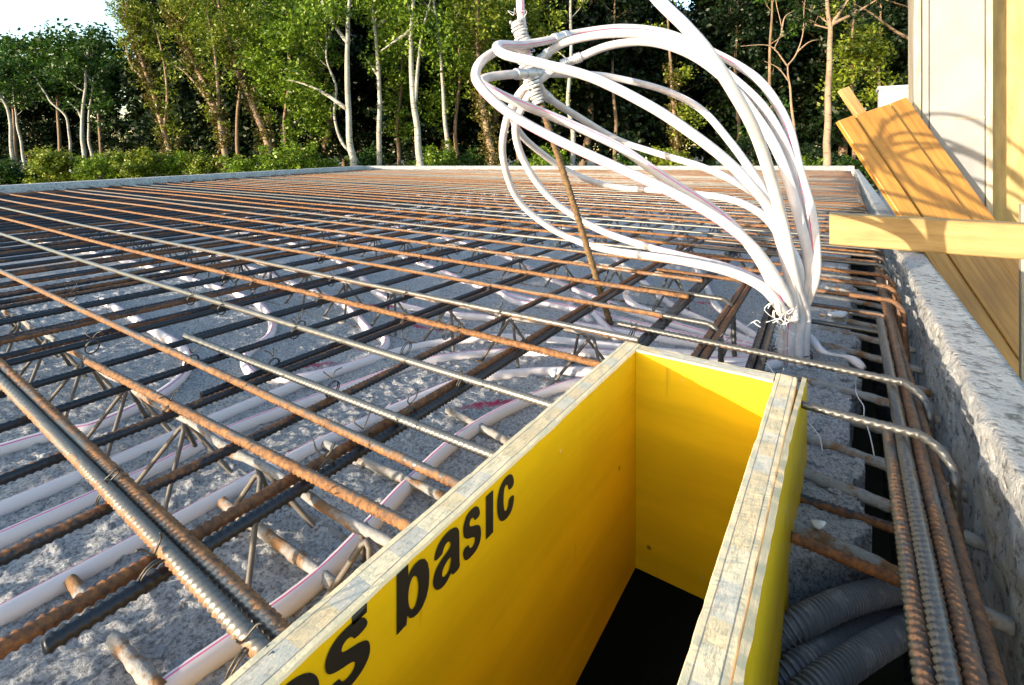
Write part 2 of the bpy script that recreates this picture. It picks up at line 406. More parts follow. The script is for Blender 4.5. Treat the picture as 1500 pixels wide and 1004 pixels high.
# ------------------------------------------------------------------ reinforcing bars
def ribbed(name, a, b, r, mat, label, cat='steel bar', group=None, sag=.003, parent=None, ribs=True, seed=0, pts=None, dirs=1, pitch=.0066, slope=1.0, rh=.30, bias=0.):
    """a ribbed bar from a to b; rings get coarser away from the camera"""
    if pts is None:
        a, b = Vector(a), Vector(b); L = (b-a).length; ph = random.random()*6; ph2 = random.random()*6
        d = (b-a)/L; sd = Vector((-d.y, d.x, 0))
        def pos(s): return a+d*s + sd*(sag*(math.sin(s*1.3+ph)+.6*math.sin(s*3.1+ph2))) + Vector((0, 0, .25*sag*math.sin(s*2.7+ph2)))
    else:
        pp = [Vector(p) for p in pts]; cum = [0]
        for i in range(1, len(pp)): cum.append(cum[-1]+(pp[i]-pp[i-1]).length)
        L = cum[-1]; a = pp[0]
        def pos(s):
            for i in range(1, len(pp)):
                if s <= cum[i] or i == len(pp)-1:
                    u = (s-cum[i-1])/max(1e-9, cum[i]-cum[i-1]); return pp[i-1].lerp(pp[i], u)
    ss = [0.]; rr = []
    s = 0.
    while s < L:
        dist = (pos(s)-CAM).length
        if dist < 1.7 and ribs: stp = .0014*max(1, dist/.5)
        else: stp = min(.25, .05*dist*dist/3) if pts is None else .008
        s = min(L, s+stp); ss.append(s)
    dmin = min((pos(x)-CAM).length for x in ss[::max(1, len(ss)//40)])
    n = 14 if dmin < .9 else 10 if dmin < 1.8 else 6 if dmin < 4 else 5
    P = [pos(x) for x in ss]; v = []; fc = []
    T = [(P[min(i+1, len(P)-1)]-P[max(i-1, 0)]).normalized() for i in range(len(P))]
    up = Vector((0, 0, 1)) if abs(T[0].z) < .8 else Vector((1, 0, 0)); u = (up-T[0]*up.dot(T[0])).normalized(); off = random.random()*6
    for i, p in enumerate(P):
        u = (u-T[i]*u.dot(T[i])).normalized(); w = T[i].cross(u)
        near = ribs and (p-CAM).length < 1.75
        for k in range(n):
            an = 2*math.pi*k/n; q = r
            if near:
                a2 = (an+off) % math.pi
                ph_ = ss[i]/pitch + dirs*a2/math.pi*slope
                rib = max(0., math.cos(2*math.pi*ph_)); q = r*.88 + r*rh*rib**1.2*math.sin(a2)**.4
                if a2 < .2: q = r*1.03
            v.append(p+(u*math.cos(an)+w*math.sin(an))*q)
    N = len(P); fl = random.random()*6.28; FL = [bias+math.sin(2*math.pi*k/n-fl) for k in range(n)]*N
    for i in range(N-1):
        for k in range(n):
            k2 = (k+1) % n; fc.append((i*n+k, i*n+k2, (i+1)*n+k2, (i+1)*n+k))
    fc.append(tuple(range(n-1, -1, -1))); fc.append(tuple((N-1)*n+k for k in range(n)))
    o = mk(name, v, fc, mat, parent, None if parent is not None else P[0])
    o.data.attributes.new('flank', 'FLOAT', 'POINT').data.foreach_set('value', FL)
    if parent is None: tag(o, label, cat, group)
    return o
ZA, ZB, RA, RB = .1138, .1025, .0051, .0055
GA, GB = 'top bars running left to right across the mat', 'lower bars running away from the camera'
# left-right bars
near = [
 (.172, -6, -.285, 'rusty ribbed bar, camera side of the tied pair at the lower left corner'),
 (.190, -6, -.285, 'orange smooth-topped bar, far side of the tied pair at the lower left corner'),
 (.300, -.935, -.297, 'short grey bar with free left end, meeting the box beside the printed letter a'),
 (.360, -6, -.294, 'orange-lit ribbed bar running from the left frame edge to the box edge past the letters'),
 (.418, -.93, -.297, 'short pale grey bar with a free left end, third bar to meet the box edge'),
 (.540, -6, -.294, 'silvery pale ribbed bar reaching the box edge half way to its back corner'),
 (.680, -6, -.297, 'long tan ribbed bar meeting the yellow box just before its back left corner'),
 (.806, -6, -.286, 'bright orange rusted bar passing just behind the back left corner of the box'),
 (.957, -6, -.290, 'orange bar with blunt cut end, in front of the leaning stake foot'),
 (1.118, -6, -.283, 'rusty bar ending behind the stake foot with an orange cut end'),
]
jit = [(-.004,-.0),(.0,.0)]
for i, (y, x0, x1, lb) in enumerate(near):
    sp = span_x(y); xa = max(x0, sp[0]) if x0 > -5 else sp[0]
    dy = {0: .03, 1: .02, 2: -.025, 3: -.0, 4: -.01, 5: -.02}.get(i, -.02)
    ribbed('rebar', (xa, y+dy*(min(2, -xa-.29)/.7 if i < 2 else 1), ZA), (x1, y, ZA), .0058 if i < 2 else RA, M['barA'], lb, 'steel bar', GA, sag=.002 if x0 > -5 else .003, bias=(0, 1.1, -.5, .6, -1., -.5, .3, 1., .8, .8)[i])
y = 1.285; k = 0
while y < 11:
    sp = span_x(y)
    if sp and sp[1]-sp[0] > .4:
        x1 = -.29 if y < 1.7 else min(sp[1], .07)
        lb = ('rusty bar on the far side of the leaning stake, ending short of the white pipe bundle' if k < 3 else
              'thin rusty bar in the dense middle of the mat, running left to right' if y < 4 else
              'thin orange-brown bar in the far, tightly packed part of the mat')
        lb = {0: 'first rusty bar beyond the leaning stake, ending short of the white pipe bundle', 1: 'second rusty bar beyond the leaning stake, ending level with the pipe bundle',
              2: 'third rusty bar beyond the leaning stake, reaching nearly to the pipe bundle'}.get(k, lb)
        ribbed('rebar', (sp[0], y+random.uniform(-.03, .03), ZA), (x1, y+random.uniform(-.012, .012), ZA), RA, M['barA'], lb, 'steel bar', GA, sag=.005, bias=random.uniform(-1.1, .7))
    y += .152+random.uniform(-.012, .012); k += 1
# bars running away
xs = [(-.436, 'dark bar running away, next to the left side of the yellow box'), (-.451, 'rust-topped bar tied against the dark bar nearest the yellow box'),
      (-.556, 'dark bar running away, second row left of the yellow box'), (-.690, 'dark ribbed bar running away, third row left of the yellow box'),
      (-.705, 'orange-bottomed bar doubled against the third row left of the box'),
      (-.812, 'black ribbed bar running away, fourth row left of the yellow box'), (-.937, 'black bar running away, fifth row left of the yellow box'), (-.95, 'bar doubled against the fifth row left of the box')]
x = -1.06
while x > -10.4:
    xs.append((x, 'dark bar running away through the left half of the mat' if x > -4 else 'dark bar running away near the far left edge of the mat')); x -= .125+random.uniform(-.01, .01)
xs += [(x_-(.0135 if k_ % 3 else random.uniform(.035, .06)), 'partner bar lapped beside a dark bar in the left half of the mat') for k_, (x_, l_) in enumerate(xs[8:40])]
for i, (x, lb) in enumerate(xs):
    sp = span_y(x)
    if not sp: continue
    y0 = max(sp[0], -1.2)
    if i == 0: y0 = .105
    if i == 4: y0 = .33
    if i == 7: y0 = .42
    y1 = sp[1] if i not in (1, 4, 7) else 1.5+.5*i
    if 'partner' in lb: y1 = min(y1, y0+random.uniform(2.4, 6.5))
    if y1-y0 < .3: continue
    ribbed('rebar', (x+random.uniform(-.004, .004), y0, ZB-(0 if i not in (1, 4, 7) else .001)), (x+random.uniform(-.012, .012), y1, ZB), RB, M['barB'], lb, 'steel bar', GB, sag=.003, dirs=-1, bias=(-.6, .7, -.3, -.2, .8, -.6, -.6, .3)[i] if i < 8 else random.uniform(-.7, .4))
# bundled bars by the box and along the kerb
for (x, y0, x1, y1, z, lb) in (
  (-.292, .79, -.36, 4.5, ZB, 'left bar of the pair that runs away from the back left corner of the box'),
  (-.279, .79, -.346, 4.0, ZB, 'right bar of the pair that runs away from the back left corner of the box'),
  (-.199, .64+.15, -.262, 5, ZB, 'left bar of the pair running away behind the middle of the box'),
  (-.185, .79, -.248, 3.6, ZB, 'rusty right bar of the pair running away behind the middle of the box'),
  (-.122, .79, -.145, 1.42, ZB-.004, 'left bar of the dark pair beside the foot of the pipe bundle'),
  (-.109, .79, -.132, 1.36, ZB-.004, 'right bar of the dark pair beside the foot of the pipe bundle'),
  (-.20, 1.45, -.215, 8.0, ZB, 'dark bar running to the far edge behind the pipe bundle'),
  (-.08, 1.5, -.085, 8.6, ZB, 'dark bar running to the far edge right of the pipe bundle'),
  (.062, -.8, .068, 1.70, .098, 'long smooth bar lying beside the kerb under the hooked bars'),
  (.036, -.8, .042, .748, .096, 'left bar of the bundle beside the kerb with its cut end by the box corner'),
  (.049, -.8, .0525, 1.2, .101, 'middle bar of the bundle lying beside the kerb'),
  (.075, -.8, .079, 8.0, .088, 'outermost bar of the bundle, half hidden beneath the hooks by the kerb')):
    ribbed('rebar', (x, y0, z), (x1, y1, z), .0063, M['barB'] if x < 0 else M['barH'], lb, 'steel bar', 'bars running beside box and kerb', sag=.0015)
# hooked bars ending at the kerb
def hook(y, x0, x1, label, zend, lean=.0, ybend=-.01, z=ZA-.0):
    R = .026; pts = [(x0, y+lean, z)]
    n = 14
    for k in range(1, n): pts.append((x0+(x1-R-x0)*k/n, y+lean*(1-k/n), z))
    for k in range(10):
        a = k/9*math.pi/2; pts.append((x1-R+R*math.sin(a), y+ybend*k/9, z-R+R*math.cos(a)))
    zz = z-R
    for k in range(1, 8): pts.append((x1+.004*k/7, y+ybend-.01*k/7, zz+(zend-zz)*k/7))
    return ribbed('hooked_bar', None, None, .0050, M['barH'], label, 'hooked bar', 'hooked bars bent down at their ends', pts=cat_rom(pts, 2), pitch=.0095, slope=1.6, rh=.36, bias=-.6 if y < 1.2 else random.uniform(-.8, .3))
hook(.855, -.345, .088, 'long hooked bar passing behind the box and bending down at the kerb', -.05, .012, -.03)
hook(.705, -.046, .092, 'short hooked bar coming out beside the box wall and bending down at the kerb', -.05, .006, -.03)
hook(.955, -.40, -.185, 'hooked bar bent down between the dark pairs behind the box', .005, .006, -.01)
hook(1.135, -.40, -.192, 'second hooked bar bent down left of the pipe bundle', .005, .006, -.03)
yy = 1.32; k = 0
while yy < 8.5:
    hook(yy, -.42, .098, ['hooked bar beyond the pipe bundle, nearest the timber beam', 'second hooked bar beyond the pipe bundle', 'third hooked bar, passing under the timber beam'][k] if k < 3 else 'hooked bar bending down at the kerb beyond the timber beam', 0, .01, -.02)
    yy += .15+random.uniform(-.03, .03); k += 1
# second layer of hooks (rusty U bars lower down beside the kerb)
for j, (yy, lb) in enumerate(((1.38, 'low rusty hooked bar beside the kerb in front of the beam'), (1.52, 'low rusty hooked bar beside the kerb under the beam end'), (1.24, 'low rusty hooked bar beside the kerb right of the pipe bundle'))):
    hook(yy, -.10, .085, lb, -.02, .004, -.01, z=.066)
# cement covered bar ends bridging the gap beside the kerb
for j in range(16):
    yy = .42+j*.108+random.uniform(-.012, .012); x0 = -.05-random.random()*.03
    if .5 < yy < .6: continue
    P = cat_rom([(x0, yy+.006, .007), (.0, yy, .006), (.125, yy-.008, -.004)], 12)
    v, fc, mm = tube(P, .0058, 9, True, None, lambda s, a: .0026*noise.fractal(Vector((s*60, a*1.5, yy*50)), 1, 2, 3)+.0012)
    tag(mk('stub_bar', v, fc, M['coated'], origin=P[0]), ['cement-crusted bar end bridging the dark gap beside the box', 'cement-crusted bar end bridging the dark gap near the pipe bundle', 'cement-crusted bar end bridging the gap far along the kerb'][0 if yy < .85 else 1 if yy < 1.3 else 2], 'bar stub', 'crusted bar ends across the kerb gap')
for (a, b, lb) in (((-.047,.585,.03), (.10,.60,.012), 'brown rusty bar crossing the rubble beside the box'), ((-.05,.70,.006), (.10,.705,.004), 'thin rusty bar crossing the gap beside the box')):
    ribbed('stub_bar', a, b, .0055, M['barB'], lb, 'bar stub')
# loose cut bar pieces lying in the cement
for (p, q, lb) in (((365,-1,0),(0,0,0),''),)[:0]: pass
for (x0, y0, x1, y1, lb, mt) in (
  (105, 850, 130, 885, 'short cement-covered bar stub in the wet concrete at lower left', 'coated'),
  (165, 935, 235, 1015, 'rusty bar stub crusted with cement at the bottom left corner', 'coated'),
  (325, 735, 495, 860, 'cement-crusted bar lying between the lattice girder and the box', 'coated'),
  (475, 650, 655, 730, 'broken rusty bar piece lying in front of the box edge', 'coated'),
  (655, 600, 760, 655, 'rusty bar piece half sunk in concrete near the box', 'coated')):
    a, b = at(x0, y0, .012), at(x1, y1, .012); n = 24
    P = [a.lerp(b, k/n) for k in range(n+1)]; sd = random.random()*50
    v, fc, mm = tube(P, .0051, 9, True, None, lambda s, an: .0016*noise.fractal(Vector((s*70+sd, an, sd)), 1, 2, 4)+.0004)
    tag(mk('bar_stub', v, fc, M[mt], origin=a), lb, 'bar stub', 'loose bar pieces in the concrete')

# ------------------------------------------------------------------ lattice girders
def girder(y, x0, x1, label, det):
    g = empty('lattice_girder', (x1, y, 0), label, 'lattice girder', 'lattice girders standing on the concrete planks')
    zt = .086; pitch = .19; ns = 6 if det > 1 else 4
    n = max(8, int((x1-x0)/(.02 if det > 1 else .25)))
    P = [Vector((x0+(x1-x0)*k/n, y+.002*math.sin(k*.7), zt)) for k in range(n+1)]
    rf = (lambda s, a: .0026*max(0, noise.fractal(Vector((s*24, a*.8, y*9)), 1, 2, 3)+.15)) if det > 1 else None
    v, fc, mm = tube(P, .0041, 8 if det > 1 else 4, True, None, rf); mk('top_chord', v, fc, M['coated'], g)
    for sgn in (-1, 1):
        pts = []; x = x1-.045-.012*sgn; rad = .0030 if det > 1 else .004
        while x > x0+.08:
            jx = random.uniform(-.005, .005); h1, h2 = random.uniform(.040, .056), random.uniform(.040, .056)
            pts += [(x+h1+.012, y+sgn*.050, -.006), (x+h1, y+sgn*.048, -.001), (x+.005+jx, y+sgn*.007, zt-.006), (x+jx, y+sgn*.006, zt-.002), (x-.005+jx, y+sgn*.007, zt-.006), (x-h2, y+sgn*.048, -.001), (x-h2-.012, y+sgn*.050, -.006)]
            x -= .172
        if len(pts) > 3:
            v, fc, mm = tube(pts, rad, ns, True); mk('zigzag_wire', v, fc, M['wire_steel'], g)
        P = [Vector((x0+(x1-x0)*k/8, y+sgn*.054, .003)) for k in range(9)]
        v, fc, mm = tube(P, .004, 5, True); mk('bottom_chord', v, fc, M['coated'], g)
gy = [(.302, -.31, 'lattice girder nearest the camera, ending at the yellow box'), (.862, -.36, 'second lattice girder, passing left of the leaning stake'), (1.42, -.36, 'third lattice girder, just behind the leaning stake')]
for i, (y, x1, lb) in enumerate(gy): girder(y, max(-4.5, span_x(y)[0]), x1, lb, 2)
y = 1.98
while y < 8:
    sp = span_x(y)
    girder(y, max(sp[0], -7), -.3, 'lattice girder further back beneath the rebar mat' if y < 4.4 else 'lattice girder far back, mostly hidden under the mat', 1); y += .56

# ------------------------------------------------------------------ tie wires
def tie(p, d1, label, size=.0125):
    p = Vector(p); d1 = Vector(d1).normalized(); sd = Vector((-d1.y, d1.x, 0)); mbw = MB()
    for q in (-.0016, .0016):
        pts = []
        for k in range(15):
            a = 2*math.pi*k/14
            pts.append(p + d1*(q+.004*math.sin(a)) + sd*(size*.75*math.cos(a)) + Vector((0, 0, -.004+size*1.05*math.sin(a)*.9)))
        mbw.tube(pts, .0008, 5)
    for s_ in (-1, 1):
        e0 = p+Vector((0, 0, size*.8)); e1 = e0 + sd*(s_*.006) + d1*random.uniform(-.01, .01) + Vector((0, 0, .008)); e2 = e1 + Vector((random.uniform(-.008, .008), random.uniform(-.008, .008), random.uniform(.0, .01)))
        mbw.tube(cat_rom([e0, e1, e2], 3), .0008, 5)
    tag(mbw.build('tie_wire', M['wire'], origin=p), label, 'tie wire', 'wire ties at the bar crossings')
for (px, py, lb) in ((135,505,'wire tie on the doubled bars where they leave the left edge'), (160,722,'wire tie round the doubled bars above the left white pipes'), (225,835,'wire tie round the doubled bars at their middle'), (355,965,'wire tie by the end of the doubled bars at the box corner'),
   (281,527,'wire tie on the long orange bar above the dark ribbed row'), (400,532,'wire tie on the short pale bar, left one'), (487,566,'wire tie on the short pale bar, middle one'), (600,605,'wire tie on the short pale bar nearest the box'), (532,642,'wire tie on the orange ribbed bar in front of the box'),
   (477,685,'wire tie with long tails over the lattice girder apex'), (440,476,'wire tie on the silvery bar left of the box'), (595,508,'wire tie on the silvery bar near the box'), (960,445,'rusty wire tie at the cut bar end behind the box'), (925,487,'wire tie at the back left corner of the box'), (1062,510,'wire tie on the hooked bar behind the box'), (655,485,'wire tie on the tan bar left of the box corner'), (765,503,'wire tie on the tan bar close to the box corner'), (250,600,'wire tie on the short grey bar above the pipes'), (105,432,'wire tie on the second long bar at left'), (345,405,'wire tie on the third long bar at left')):
    p = at(px, py, .108); tie(p, (1, -.02, 0) if px != 355 else (1, .1, 0), lb)

random.seed(44)
for yy in (.54, .68, .806, .957, 1.118, 1.285):
    for xx in (-.44, -.56, -.69, -.812, -.937, -1.06, -1.185, -1.31, -1.435):
        if random.random() < .45: tie((xx+random.uniform(-.004, .004), yy-.012*(-xx-.29), .108), (1, -.02, 0), 'small wire tie at a bar crossing in the middle of the mat')

# ------------------------------------------------------------------ yellow shuttering box
def panel(name, loc, rot, thick, y0, y1, z0, z1, parent, chip=.0005, seed=0):
    """local frame: x across, y along, z up"""
    xs_ = [-thick/2, -thick/4, 0, thick/4, thick/2]; n = int((y1-y0)/.004); V = []; Fc = []; mi = []
    prof = [(-thick/2, z0), (-thick/2, (z0+z1)/2), (-thick/2, z1-.002)] + [(x_, z1) for x_ in (-thick/2+.0012, -thick/4, 0, thick/4, thick/2-.0012)] + [(thick/2, z1-.002), (thick/2, (z0+z1)/2), (thick/2, z0)]
    m = len(prof)
    for i in range(n+1):
        y_ = y0+(y1-y0)*i/n
        for k, (x_, z_) in enumerate(prof):
            d = 0; dx = 0
            if 2 <= k <= 8:
                q = Vector((x_*120+seed, y_*38, seed)); d = chip*noise.fractal(q, 1, 2, 3)
                if k in (2, 3, 7, 8): d -= chip*1.3*max(0, noise.noise(q*.9+Vector((3, 8, 1))))*2; dx = (1 if x_ < 0 else -1)*chip*max(0, noise.noise(q*1.3+Vector((7, 0, 2))))*1.5
            V.append((x_+dx, y_, z_+d))
        if i:
            for k in range(m-1):
                Fc.append(((i-1)*m+k, i*m+k, i*m+k+1, (i-1)*m+k+1)); mi.append(1 if 2 <= k <= 7 else 0)
    Fc.append(tuple(range(m))); mi.append(1); Fc.append(tuple(n*m+k for k in range(m-1, -1, -1))); mi.append(1)
    o = mk(name, V, Fc, [M['yellow'], M['plyedge']], None, None, mi, smooth=False)
    o.parent = parent; o.location = Vector(loc)-Vector(parent.location); o.rotation_euler.z = rot
    bm_ = bmesh.new(); bm_.from_mesh(o.data); bmesh.ops.recalc_face_normals(bm_, faces=bm_.faces); bm_.to_mesh(o.data); bm_.free()
    return o
BZ0, BZ1 = -.212, .1205
box = empty('formwork_box', (-.17, .3, 0), 'bright yellow plywood shuttering box with black lettering, set into the rebar mat', 'formwork box')
pl = panel('side_panel', (-.2825, 0, 0), 0, .027, -.25, .775, BZ0, BZ1, box, seed=3)
panel('back_panel', (-.175, .7615, 0), math.pi/2, .027, -.0938, .0938, BZ0, BZ1-.0006, box, seed=9)
panel('front_panel', (-.175, -.236, 0), math.pi/2, .027, -.0938, .0938, BZ0, BZ1-.001, box, seed=14)
pr = panel('side_panel', (-.0672, 0, 0), 0, .0262, -.25, .775, BZ0, BZ1, box, chip=.0008, seed=21)
# split outer ply standing off at the far end of the right side
V = []; Fc = []; n = 200
for i in range(n+1):
    y_ = -.20+.978*i/n; g = .0045*max(0, (y_-.60)/.178)**1.2; z1 = BZ1+.001+.0015*noise.noise(Vector((y_*60, 2, 2)))
    x0 = -.0538+g; x1 = x0+.0052+.0012*noise.noise(Vector((y_*45, 7, 1)))
    V += [(x0, y_, BZ0), (x0, y_, z1), (x1, y_, z1-.001), (x1, y_, BZ0)]
    if i: 
        for k in range(3): Fc.append(((i-1)*4+k, i*4+k, i*4+k+1, (i-1)*4+k+1))
Fc += [(0,1,2,3), tuple(n*4+k for k in (3,2,1,0))]
mk('split_ply', V, Fc, [M['split'], M['yellow']], box, None, [1 if (i % 3 == 2 and i < 3*n) else 0 for i in range(len(Fc))], smooth=False)
# lettering on the inner face of the left side
def chaikin(P, n=2):
    for _ in range(n):
        Q = []
        for i in range(len(P)):
            a, b = P[i], P[(i+1) % len(P)]
            Q += [(a[0]*.75+b[0]*.25, a[1]*.75+b[1]*.25), (a[0]*.25+b[0]*.75, a[1]*.25+b[1]*.75)]
        P = Q
    return P
def ell(cx, cy, rx, ry, n=24): return [(cx+rx*math.cos(2*math.pi*k/n), cy+ry*math.sin(2*math.pi*k/n)) for k in range(n)]
G = {
 'b': ([(0,1.17),(.32,1.17),(.32,.88),(.40,.96),(.52,1.0),(.66,1.0),(.80,.93),(.90,.79),(.94,.62),(.95,.48),(.93,.30),(.86,.13),(.74,.02),(.60,-.02),(.46,.0),(.36,.06),(.29,.16),(.27,0),(0,0)], ell(.47,.48,.15,.31), 0),
 'a': ([(.96,0),(.66,0),(.64,.11),(.5,.0),(.3,-.03),(.1,.05),(-.02,.25),(.06,.46),(.25,.57),(.6,.63),(.62,.72),(.55,.81),(.42,.81),(.33,.72),(.32,.66),(.03,.66),(.07,.84),(.22,.98),(.48,1.03),(.77,.99),(.92,.85),(.93,.65),(.93,.15)], chaikin([(.62,.46),(.38,.39),(.29,.27),(.34,.16),(.47,.15),(.58,.21),(.62,.34)], 2), 1),
 's': ([(-.01,.3),(.02,.12),(.15,.0),(.42,-.03),(.72,.0),(.9,.13),(.93,.3),(.87,.47),(.68,.57),(.42,.64),(.32,.69),(.33,.78),(.43,.83),(.54,.79),(.58,.69),(.88,.71),(.83,.88),(.68,1.0),(.43,1.03),(.18,1.0),(.03,.86),(.0,.7),(.06,.54),(.25,.44),(.52,.37),(.61,.30),(.57,.2),(.45,.16),(.32,.2),(.28,.32)], None, 1),
 'i': ([(0,0),(.95,0),(.95,1),(0,1)], None, 0),
 'c': ([(.93,.62),(.89,.84),(.74,.99),(.47,1.03),(.2,.96),(.03,.77),(-.02,.5),(.03,.23),(.2,.04),(.47,-.03),(.75,.01),(.9,.18),(.93,.4),(.63,.42),(.59,.24),(.48,.17),(.36,.24),(.32,.5),(.36,.76),(.47,.83),(.57,.77),(.62,.6)], None, 1),
 'o': (ell(.5,.5,.5,.53,32), ell(.5,.5,.2,.33), 0),
}
def letter(ch, y0, y1, z0=.0755, zh=.0385, shear=.02):
    out, hole, sm_ = G[ch]; out = chaikin(out, 2) if sm_ else out
    cu = bpy.data.curves.new('glyph', 'CURVE'); cu.dimensions = '2D'; cu.fill_mode = 'BOTH'
    for L in ([out, hole] if hole else [out]):
        sp = cu.splines.new('POLY'); sp.points.add(len(L)-1); sp.use_cyclic_u = True
        for p, q in zip(sp.points, L): p.co = (y0+(y1-y0)*(q[0]/.95), min(z0+zh*q[1], BZ1-.0018), 0, 1)
    oc = bpy.data.objects.new('glyph', cu); COL.objects.link(oc); dg = bpy.context.evaluated_depsgraph_get()
    me = bpy.data.meshes.new_from_object(oc.evaluated_get(dg)); bpy.data.objects.remove(oc)
    me.materials.clear(); me.materials.append(M['ink'])
    co = np.zeros(len(me.vertices)*3); me.vertices.foreach_get('co', co); co = co.reshape(-1, 3)
    new = np.stack([np.full(len(co), .0135+.0006), co[:, 0], co[:, 1]], 1); me.vertices.foreach_set('co', new.ravel()); me.update()
    o = link('letter', me, pl); return o
for ch, a, b in (('o',.145,.190), ('s',.196,.233), ('b',.256,.290), ('a',.294,.327), ('s',.331,.357), ('i',.3635,.3745), ('c',.381,.410)): letter(ch, a, b)
mbx = MB(); mbx.box(.0135, .0141, .217, .229, .1125, BZ1-.002); mbx.build('print_mark', M['ink']).parent = pl

# ------------------------------------------------------------------ white heating pipes lying on the planks
RP = .0095
GP = 'white pipes lying on the concrete'
def lay(pts, label, z=None, mat='pipe_dusty'):
    P = [Vector((p[0], p[1], (p[2] if len(p) > 2 else RP*.5+.003))) for p in pts]
    C = cat_rom(P, 9)
    C = [c+Vector((0, 0, .0015*math.sin(i*.31))) for i, c in enumerate(C)]
    v, fc, mm = tube(C, RP, 14, True, random.uniform(-1.0, .6))
    tag(mk('floor_pipe', v, fc, [M[mat], M['stripe']], origin=C[0], midx=mm), label, 'pipe', GP)
zP = RP*.5+.003
def px(*L): return [tuple(at(a, b, zP)) for a, b in L]
B_ = (-.09, 1.165)
lay([(-.44,-.3),(-.437,.1),(-.437,.169),(-.425,.30),(-.455,.45),(-.465,.576),(-.445,.72),(-.39,.84),(-.28,.93),(-.17,1.03),(-.11,1.12)], 'white pipe nearest the yellow box, running under the bars along its edge')
lay([(-.635,-.3),(-.628,.123),(-.628,.295),(-.62,.45),(-.605,.60),(-.57,.72),(-.48,.83),(-.37,.90),(-.24,.985),(-.13,1.10)], 'second white pipe from the box, curving right behind its corner')
lay([(-.755,-.3),(-.752,.147),(-.755,.30),(-.76,.407),(-.73,.60),(-.69,.74),(-.60,.86),(-.45,.955),(-.28,1.02),(-.14,1.115)], 'third white pipe from the box, in front of the lattice girder feet')
lay([(-.83,-.3),(-.816,.16),(-.82,.438),(-.80,.62),(-.76,.80),(-.64,.93),(-.46,1.01),(-.28,1.06),(-.14,1.13)], 'fourth white pipe from the box')
lay([(-1.01,-.3),(-.98,.19),(-.95,.30),(-1.0,.42),(-1.14,.50),(-1.35,.52),(-1.75,.55)], 'white pipe bending off to the left frame edge')
lay([(-3.3,.75),(-2.2,.80),(-1.5,.79),(-1.25,.74),(-1.1,.66),(-1.02,.56),(-.92,.52),(-.84,.55),(-.80,.66),(-.83,.76),(-.93,.80),(-1.3,.93),(-2.4,1.05),(-3.4,1.12)], 'white pipe making a U-turn at the left of the mat')
lay([(-2.9,1.45),(-2.0,1.35),(-1.5,1.20),(-1.15,1.02),(-.95,.98),(-.75,1.02),(-.55,1.10),(-.32,1.12),(-.15,1.15)], 'white pipe coming from the left middle to the bundle foot')
lay([(-4.5,1.9),(-3,1.75),(-2.0,1.62),(-1.3,1.38),(-.9,1.24),(-.6,1.20),(-.35,1.18),(-.16,1.16)], 'white pipe crossing from far left to the bundle foot')
lay([(-5,2.6),(-3.5,2.4),(-2.2,2.05),(-1.3,1.75),(-.8,1.45),(-.5,1.28),(-.3,1.22),(-.15,1.18)], 'white pipe sweeping in from the back left to the bundle foot')
lay([(-3.2,3.8),(-2.1,3.1),(-1.2,2.4),(-.7,1.8),(-.42,1.42),(-.27,1.28),(-.14,1.19)], 'white pipe running back through the middle of the mat')
lay([(-1.6,5),(-1.0,3.4),(-.6,2.3),(-.4,1.75),(-.28,1.42),(-.14,1.21)], 'white pipe running back close to the pipe bundle')
for k in range(6):
    yy = 2.9+k*.75
    lay([(-7,yy+.3),(-5,yy+.1),(-3.4,yy+.05),(-2.4,yy-.05),(-2.1,yy-.16),(-2.4,yy-.28),(-3.6,yy-.22),(-6,yy-.05)], 'white pipe loop far back under the rebar mat')
lay(px((735,424),(742,436),(770,446),(800,447),(838,452),(865,472)), 'short white pipe end curling up left of the stake foot')
lay(px((830,455),(838,443),(850,440)) + [tuple(at(905,500,zP))], 'short white pipe curl right behind the stake foot')
lay([tuple(at(920,425,.05)), tuple(at(918,435,.03)), tuple(at(935,450,.02)), tuple(at(985,470,.015))], 'translucent pipe stub standing up behind the cut bar ends')

# ------------------------------------------------------------------ the standing pipe bundle, looped to the stake
GL = 'white pipes looping from the bundle to the stake'
base = at(1165, 534, 0)
boff = [(-.024,-.01),(0,-.014),(.023,-.008),(-.03,.014),(-.008,.012),(.014,.014),(.032,.016),(-.018,.036),(.005,.036),(.026,.038)]
def loop(i, pts, label, couplers=(), mat='pipe'):
    ox, oy = boff[i % 10]; b = base+RT*ox*.62+FW*oy*.8
    d0 = .99+oy
    P = [b+Vector((0, 0, -.02)), b+Vector((0, 0, .05)), b+Vector((0, 0, .10))+RT*(.002)] + [W(*p) for p in pts]
    C = cat_rom(P, 14)
    root = empty('heating_pipe', b, label, 'pipe', GL)
    v, fc, mm = tube(C, .0099, 16, True, random.uniform(0, 6.2)); mk('pipe', v, fc, [M[mat], M['stripe']], root, None, mm)
    for (cx, cy, ln) in couplers:
        # nearest sample of the curve in the picture plane
        best = min(range(2, len(C)-2), key=lambda k: ((lambda q: (750+f*q.dot(RT)/q.dot(FW)-cx)**2+(YH-f*(q.z-ZC)/q.dot(FW)-cy)**2)(C[k])))
        c0 = C[best]; tn = (C[best+1]-C[best-1]).normalized(); mbc = MB()
        for q0, q1, rr in ((-.5, -.2, .0122), (-.2, .2, .0106), (.2, .5, .0122)):
            n = 7; PP = [c0+tn*(ln*(q0+(q1-q0)*k/n)) for k in range(n+1)]
            mbc.tube(PP, [rr+(.0012 if k % 3 == 0 else 0) for k in range(n+1)], 14)
        mbc.build('coupler', M['zinc'], root)
    return root
loop(2, [(1166,420,.97),(1147,330,.92),(1125,248,.86),(1103,187,.81),(1070,127,.77),(1037,77,.75),(1004,39,.75),(960,-5,.78),(910,-70,.86),(850,-120,.98),(790,-90,1.12),(764,-20,1.19),(764,30,1.2),(770,70,1.2),(776,100,1.2)], 'white pipe that arches over the top of the picture and returns to the stake head')
